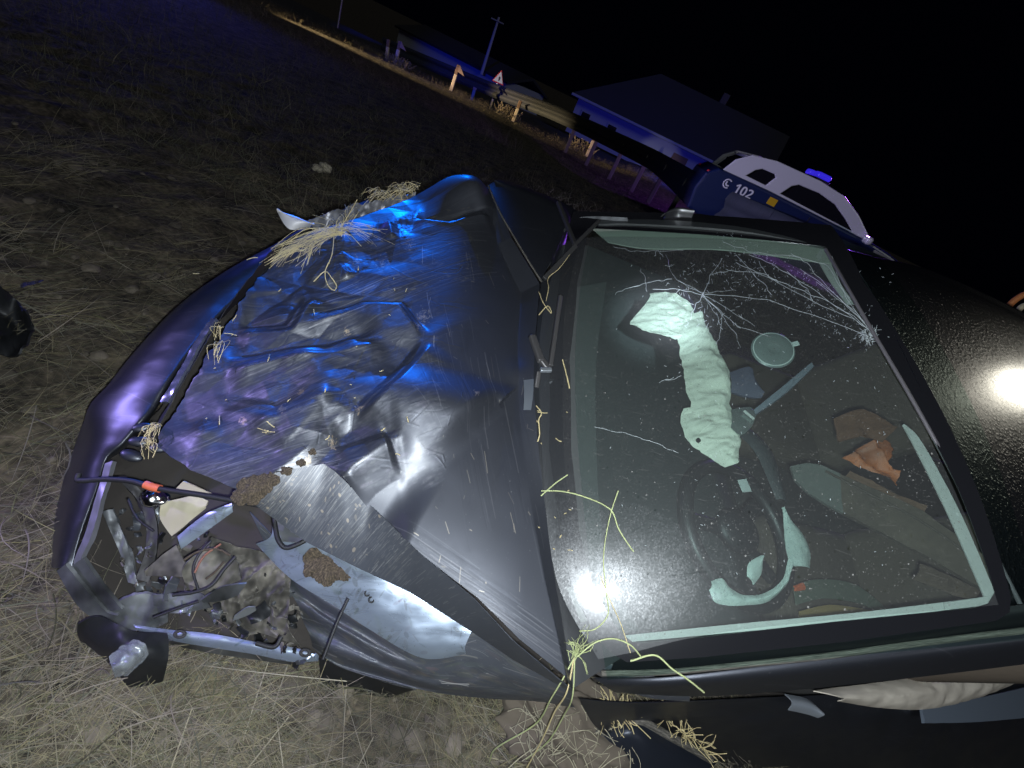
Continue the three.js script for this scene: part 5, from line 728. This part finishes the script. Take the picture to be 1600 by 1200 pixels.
// unseen warm lamp, placed to light the line of posts
spot(WARM, 520, V(-14.1, 0.40, -15.2), V(-2.5, 0.1, -18.2), 10, 0.5, 1);
{ const g = group('unseen_low_lamp', 'unseen low lamp, its flat plate added to keep light off the rail', 'lamp'); g.position.set(-14.16, 0.40, -15.19); g.rotation.y = 0.26; part('reflector', new THREE.SphereGeometry(0.09, 20, 12, 0, 6.284, 0, 1.5).rotateZ(Math.PI / 2).translate(-0.02, 0, 0), std(rgb(0.7, 0.7, 0.7), 0.2, 0.9), g); part('visor', new RoundedBoxGeometry(1.0, 0.02, 0.5, 1, 0.008).translate(0.45, 0.035, 0), blackPlastic, g); part('stand', new THREE.CylinderGeometry(0.02, 0.02, 0.3, 10).translate(-0.1, -0.24, 0), zinc, g); }  // plate over the lamp is added to shape its beam
spot(DEEP, 900, V(-14, 2.2, -14), V(-17.5, -0.6, -52), 9, 0.9, 6);  // unseen blue beam, placed to light the shed wall
spot(DEEP, 340, V(3.0, 2.1, -11.9), V(0, 0.6, -40), 22, 0.8, 6);
spot(new THREE.Color(0.08, 0.10, 1), 40, V(-13.5, 2.2, -12), V(-8, 0, -8), 44, 1, 8);  // out of view, placed to wash the left ground blue

spot(new THREE.Color(0.6, 0.55, 1), 150, V(-7.0, 0.75, -3.9), V(3.6, 1.1, -10.2), 9, 0.6, 6);  // unseen violet-white lamp at the left, placed to light the patrol car
// ---------------------------------------------------------------- guard rail
{
  const t = group('guard_rail', 'grey corrugated guard rail running from the posts past the patrol car', 'guard rail');
  const P = [[600, 58, -20], [690, 96, -19.6], [780, 133, -19], [874, 167, -17.4], [999, 222, -13.6], [1060, 253, -11.7], [1100, 276, -10.6], [1140, 297, -9.8], [1200, 323, -9.2], [1280, 358, -8.7], [1400, 410, -8.3], [1560, 486, -7.9]].map(q => { const p = atZ(...q); return [p.x, p.y, p.z]; });
  const R = resample(P, 120), prof = [[0, 0.02], [-0.03, 0.05], [-0.10, 0.07], [-0.15, 0.02], [-0.2, 0.0], [-0.25, 0.02], [-0.3, 0.07], [-0.37, 0.05], [-0.42, 0.02]];
  for (let k = 0; k < 6; k++) { const G = []; for (let i = k * 20; i <= Math.min(119, k * 20 + 20); i++) { const hk = 1 + 0.5 * sm(-13, -9.5, R[i][2]); G.push(prof.map(([y, d]) => V(R[i][0] - d * 0.3 + (k % 2) * 0.004, R[i][1] + y * hk, R[i][2] + d + (k % 2) * 0.006))); } part('rail_section', shell(G, 0.004), std(rgb(0.05, 0.06, 0.075), 0.7, 0.1, { map: grimeTex }), t); }
  for (const i of [52, 60, 68, 75, 81, 87]) part('rail_post', new RoundedBoxGeometry(0.1, 1.1, 0.08, 2, 0.012).translate(R[i][0], R[i][1] - 0.55, R[i][2] - 0.09), std(rgb(0.2, 0.19, 0.17), 0.8), t);
}
// ---------------------------------------------------------------- posts, sign, buildings
function post(label, x, z, h, lean, cap) {
  const t = group('guide_post', label, 'post', undefined); t.position.set(x, groundHeight(x, z) - 0.05, z); t.rotation.z = lean;
  part('shaft', new RoundedBoxGeometry(0.11, h * 0.66, 0.07, 2, 0.015).translate(0, h * 0.33, 0), std(rgb(0.86, 0.74, 0.52), 0.8), t, 'lower shaft coloured pale as lit');
  part('shaded_top', new RoundedBoxGeometry(0.11, h * 0.34, 0.07, 2, 0.015).translate(0, h * 0.83 + 0.004, 0), std(rgb(0.3, 0.2, 0.13), 0.8), t);  // pale shaft and dark top put the lamp cutoff into the colour
  if (cap) part('corner_flag', extrude([[0.05, h * 0.78], [0.3, h * 0.74], [0.05, h + 0.02]], 0.02, 0.004).translate(0, 0, 0.05), std(rgb(0.42, 0.3, 0.22), 0.7), t);
  return t;
}
post('farthest left guide post with a slanted flag, grass at its foot', -8.42, -18.3, 0.72, 0, true);
post('leaning short guide post beside the farthest one', -8.85, -18.5, 0.62, 0.12, false);
post('guide post with slanted flag left of the triangular sign', -6.3, -18.3, 0.86, -0.03, true);
post('guide post in a yellow weed tuft, nearer the patrol car', -3.9, -18.2, 0.72, -0.02, false);
post('guide post in dark weeds behind the wreck', -1.12, -18.2, 0.86, 0.0, false);
{ // brown post and rod by the tail of the patrol car
  const p = atZ(1080, 330, -11.2); const t = group('marker_post', 'dim brown post standing at the tail of the patrol car', 'post'); t.position.set(p.x, 0.1, p.z); part('shaft', new RoundedBoxGeometry(0.12, 0.95, 0.08, 2, 0.02).translate(0, 0.475, 0), std(rgb(0.16, 0.12, 0.09), 0.85), t); part('reflector', new RoundedBoxGeometry(0.1, 0.2, 0.02, 2, 0.008).translate(0, 0.42, 0.05), std(rgb(0.8, 0.75, 0.8), 0.4), t);
  const a = atZ(1090, 330, -10.6), b = atZ(1126, 286, -10.6); thing('thin_rod', tube([a, a.clone().lerp(b, 0.5), b], 0.012, 6, 8), zinc, 'thin grey rod leaning before the rear wheel of the patrol car', 'rod');
}
for (const [u, v, l] of [[738, 152, 'small blue marker post between two guide posts'], [766, 170, 'thin dim stake right of the blue marker']]) { const p = atZ(u, v, -19), t = group('marker_post', l, 'post'); t.position.set(p.x, p.y - 0.25, p.z); part('shaft', new RoundedBoxGeometry(u < 750 ? 0.1 : 0.04, 0.5, 0.05, 2, 0.01).translate(0, 0.25, 0), std(u < 750 ? rgb(0.1, 0.2, 0.7) : rgb(0.3, 0.3, 0.3), 0.6), t); part('head', new RoundedBoxGeometry(u < 750 ? 0.12 : 0.05, 0.08, 0.07, 2, 0.01).translate(0, 0.53, 0), std(rgb(0.2, 0.2, 0.5), 0.5), t); }
spot(DEEP, 60, V(-14, 2.2, -14.3), V(-6, 0.2, -19), 12, 0.6, 6);  // unseen blue lamp far left, tinting the posts
for (const [u, v] of [[878, 187], [936, 214], [1008, 246]]) { const p = atZ(u, v, -23.5), t = group('glowing_reflector', ['small reflector stud given a glow, on the far road edge, left of three', 'small reflector stud given a glow, on the far road edge, middle of three', 'small reflector stud given a glow, on the far road edge, right of three'][u < 900 ? 0 : u < 950 ? 1 : 2], 'reflector'); t.position.copy(p); part('stake', new THREE.CylinderGeometry(0.015, 0.015, 0.7, 8).translate(0, -0.38, 0), rubber, t); part('lens', new THREE.SphereGeometry(0.05, 14, 10), std(rgb(0.9, 0.85, 0.8), 0.2, 0, { emissive: rgb(1, 0.9, 0.8), emissiveIntensity: 0.25 }), t); }  // lens glows by itself in place of light thrown back
{ // triangular warning sign
  const p = atZ(780, 122, -25), t = group('warning_sign', 'bright triangular warning sign with red border at the end of the blue wall', 'sign'); t.position.copy(p);
  const tri = s => [[-0.3 * s, -0.22 * s], [0.3 * s, -0.22 * s], [0, 0.34 * s]];
  part('border', extrude(tri(0.95), 0.02, 0.004), std(rgb(0.7, 0.05, 0.05), 0.5), t); part('panel', extrude(tri(0.76), 0.02, 0.003).translate(0, 0, 0.012), std(rgb(0.9, 0.9, 0.9), 0.5), t);
  part('symbol', extrude([[-0.022, -0.1], [0.022, -0.1], [0.022, 0.06], [-0.022, 0.06]], 0.01, 0.002).translate(0, 0, 0.03), rubber, t); part('pole', new THREE.CylinderGeometry(0.03, 0.03, 2.4, 12).translate(0, -1.4, -0.04), zinc, t);
  t.rotation.y = 0.5; spot(new THREE.Color(1, 0.95, 1), 260, V(-14.0, 1.1, -14.1), p, 3, 0.4, 3);  // spot from out of view, placed to brighten the sign
}
{ const b = atZ(758, 97, -50), h = atZ(786, 30, -50), t = group('utility_pole', 'tall thin utility pole rising behind the long blue wall', 'pole'); t.position.set(b.x, b.y - 1, b.z); const H = h.y - b.y + 1; part('shaft', new THREE.CylinderGeometry(0.1, 0.16, H, 12).translate(0, H / 2, 0), std(rgb(0.35, 0.35, 0.37), 0.9), t); part('crossarm', new RoundedBoxGeometry(1.2, 0.1, 0.1, 2, 0.02).translate(0, H - 0.3, 0.1), std(rgb(0.3, 0.3, 0.3), 0.9), t); }
const blueWall = std(rgb(0.34, 0.36, 0.38), 0.9, 0, { bumpMap: mudTex, bumpScale: 0.01 });
{ // long low building to the left
  const A = atZ(620, 62, -55), B = atZ(786, 146, -50), top = atZ(786, 120, -50), t = group('long_shed', 'long low blue-lit wall of a shed behind the warning sign', 'building'); t.position.set(A.x, A.y - 2.0, A.z);
  const len = Math.hypot(B.x - A.x, B.z - A.z), H = top.y - B.y + 2.0; t.rotation.y = Math.atan2(-(B.z - A.z), B.x - A.x);
  part('wall', new RoundedBoxGeometry(len, H, 7, 1, 0.05).translate(len / 2, H / 2, -3.5), blueWall, t);
  part('roof', extrude([[0.4, H - 0.1], [-3.6, H + 1.0], [-7.6, H - 0.1], [-7.4, H - 0.25], [-3.6, H + 0.8], [0.3, H - 0.25]], len + 0.6, 0.01).rotateY(-Math.PI / 2).translate(len / 2, 0, 0), std(rgb(0.03, 0.03, 0.034), 0.9), t);
}
{ // low house on the right
  const zf = -38, a = atZ(905, 152, zf), e = atZ(1133, 252, zf), ridge = atZ(1032, 118, zf - 4), ridge2 = atZ(1226, 206, zf - 4), t = group('low_house', 'low house with broad hipped roof lit blue behind the road', 'house'); t.position.set(a.x, 0, zf);
  const len = e.x - a.x + 2.5, y1 = (a.y + e.y) / 2 - 0.1, yr = (ridge.y + ridge2.y) / 2;
  part('wall', new THREE.BoxGeometry(len, y1 + 1, 8).translate(len / 2, (y1 + 1) / 2 - 1, -4), blueWall, t);
  const P = [[-0.5, y1, 0.5], [len + 0.5, y1, 0.5], [len + 0.5, y1, -8.5], [-0.5, y1, -8.5], [ridge.x - a.x, yr, -4], [ridge2.x - a.x + 0.5, yr, -4]], F = [[0, 1, 5], [0, 5, 4], [1, 2, 5], [2, 3, 4], [2, 4, 5], [3, 0, 4]], pos = []; for (const f of F) for (const i of f) pos.push(...P[i]);
  const g = new THREE.BufferGeometry(); g.setAttribute('position', new THREE.Float32BufferAttribute(pos, 3)); g.computeVertexNormals(); part('roof', g, std(rgb(0.04, 0.042, 0.05), 0.9), t);
  part('eave', new RoundedBoxGeometry(len + 1, 0.16, 0.12, 1, 0.03).translate(len / 2, y1 - 0.06, 0.52), blueWall, t);
  for (const x of [0.9, 2.9]) { const w = part('window', new RoundedBoxGeometry(0.8, 0.9, 0.1, 1, 0.02).translate(x, y1 - 1.1, 0.02), blueWall, t); part('pane', new RoundedBoxGeometry(0.62, 0.74, 0.06, 1, 0.01).translate(x, y1 - 1.1, 0.06), darkPane, w); }
  part('ledge', new RoundedBoxGeometry(2.6, 0.14, 0.5, 1, 0.03).translate(5.4, y1 - 1.1, 0.2), blueWall, t); part('doorway', new RoundedBoxGeometry(1.1, 1.9, 0.1, 1, 0.02).translate(8.0, y1 - 1.5, 0.02), std(rgb(0.16, 0.1, 0.06), 0.8), t);
  part('chimney', new RoundedBoxGeometry(0.5, 0.9, 0.5, 1, 0.04).translate((ridge.x + ridge2.x) / 2 - a.x, yr + 0.2, -4.4), std(rgb(0.1, 0.09, 0.08), 0.9), t);
}
for (const [x, z, n, h, l] of [[-8.2, -18.1, 70, 0.3, 'dry grass clump at the foot of the farthest guide post'], [-4.15, -18.35, 70, 0.42, 'tall yellow weed clump round a guide post'], [-1.4, -18.35, 80, 0.45, 'dark weed clump round the guide post behind the wreck']]) { const gs = []; for (let i = 0; i < n; i++) { const a = V(x + rr(-0.4, 0.4), groundHeight(x, z), z + rr(-0.2, 0.2)), b = a.clone().add(V(rr(-0.25, 0.25), h * rr(0.4, 1), rr(-0.2, 0.2))); gs.push(stalk(a, b, 0.05, rr(0.006, 0.012), 0)); } thing('weed_clump', mergeGeometries(gs), strawMats[1], l, 'weeds'); }
{ // orange hose loop beyond the roof
  const gs = [[1574, 482], [1580, 474], [1590, 466], [1602, 460], [1625, 462]], hs = [[1590, 486], [1597, 479], [1606, 476], [1630, 480]], t = group('hose_loop', 'orange and cream hose loops at the right edge beyond the roof', 'hose'), c = atZ(1590, 475, -3.4); t.position.copy(c);
  part('orange_hose', tube(gs.map(q => atZ(q[0], q[1], -3.4).sub(c)), 0.018, 30, 10), std(rgb(0.75, 0.26, 0.08), 0.6), t); part('cream_hose', tube(hs.map(q => atZ(q[0], q[1], -3.3).sub(c)), 0.016, 30, 10), std(rgb(0.7, 0.6, 0.4), 0.6), t);
}
// ---------------------------------------------------------------- unseen torches, placed to light the airbag and the roof
function unseenTorch(label, at, to, color, power, deg, r) {
  const t = group('unseen_torch', label, 'torch'); t.position.copy(at); t.lookAt(to);
  part('barrel', new THREE.CylinderGeometry(0.018, 0.02, 0.14, 20).rotateX(Math.PI / 2).translate(0, 0, -0.12), rubber, t); part('head', new THREE.CylinderGeometry(0.035, 0.02, 0.05, 24, 1, true).rotateX(Math.PI / 2).translate(0, 0, -0.025), zinc, t);
  part('lamp_lens', new THREE.CircleGeometry(0.03, 24).translate(0, 0, -0.012), std(rgb(0.8, 0.8, 0.8), 0.3, 0, { emissive: color, emissiveIntensity: 3 }), t);
  spot(color, power, at, to, deg, 0.9, r);
}
unseenTorch('unseen torch behind the photographer, placed to light the white airbag', V(0.35, 2.05, 0.25), onCar(1045, 492, Sglass), new THREE.Color(0.78, 0.86, 1), 50, 4.4, 2);
unseenTorch('unseen torch beyond the roof, placed for the roof highlight', onCar(1600, 615, Sroof).add(V(0.69, 0.5, -0.52).multiplyScalar(3.6)), onCar(1590, 640, Sroof), new THREE.Color(1, 0.95, 0.8), 3.2, 8, 10);
renderer.render(scene, camera);
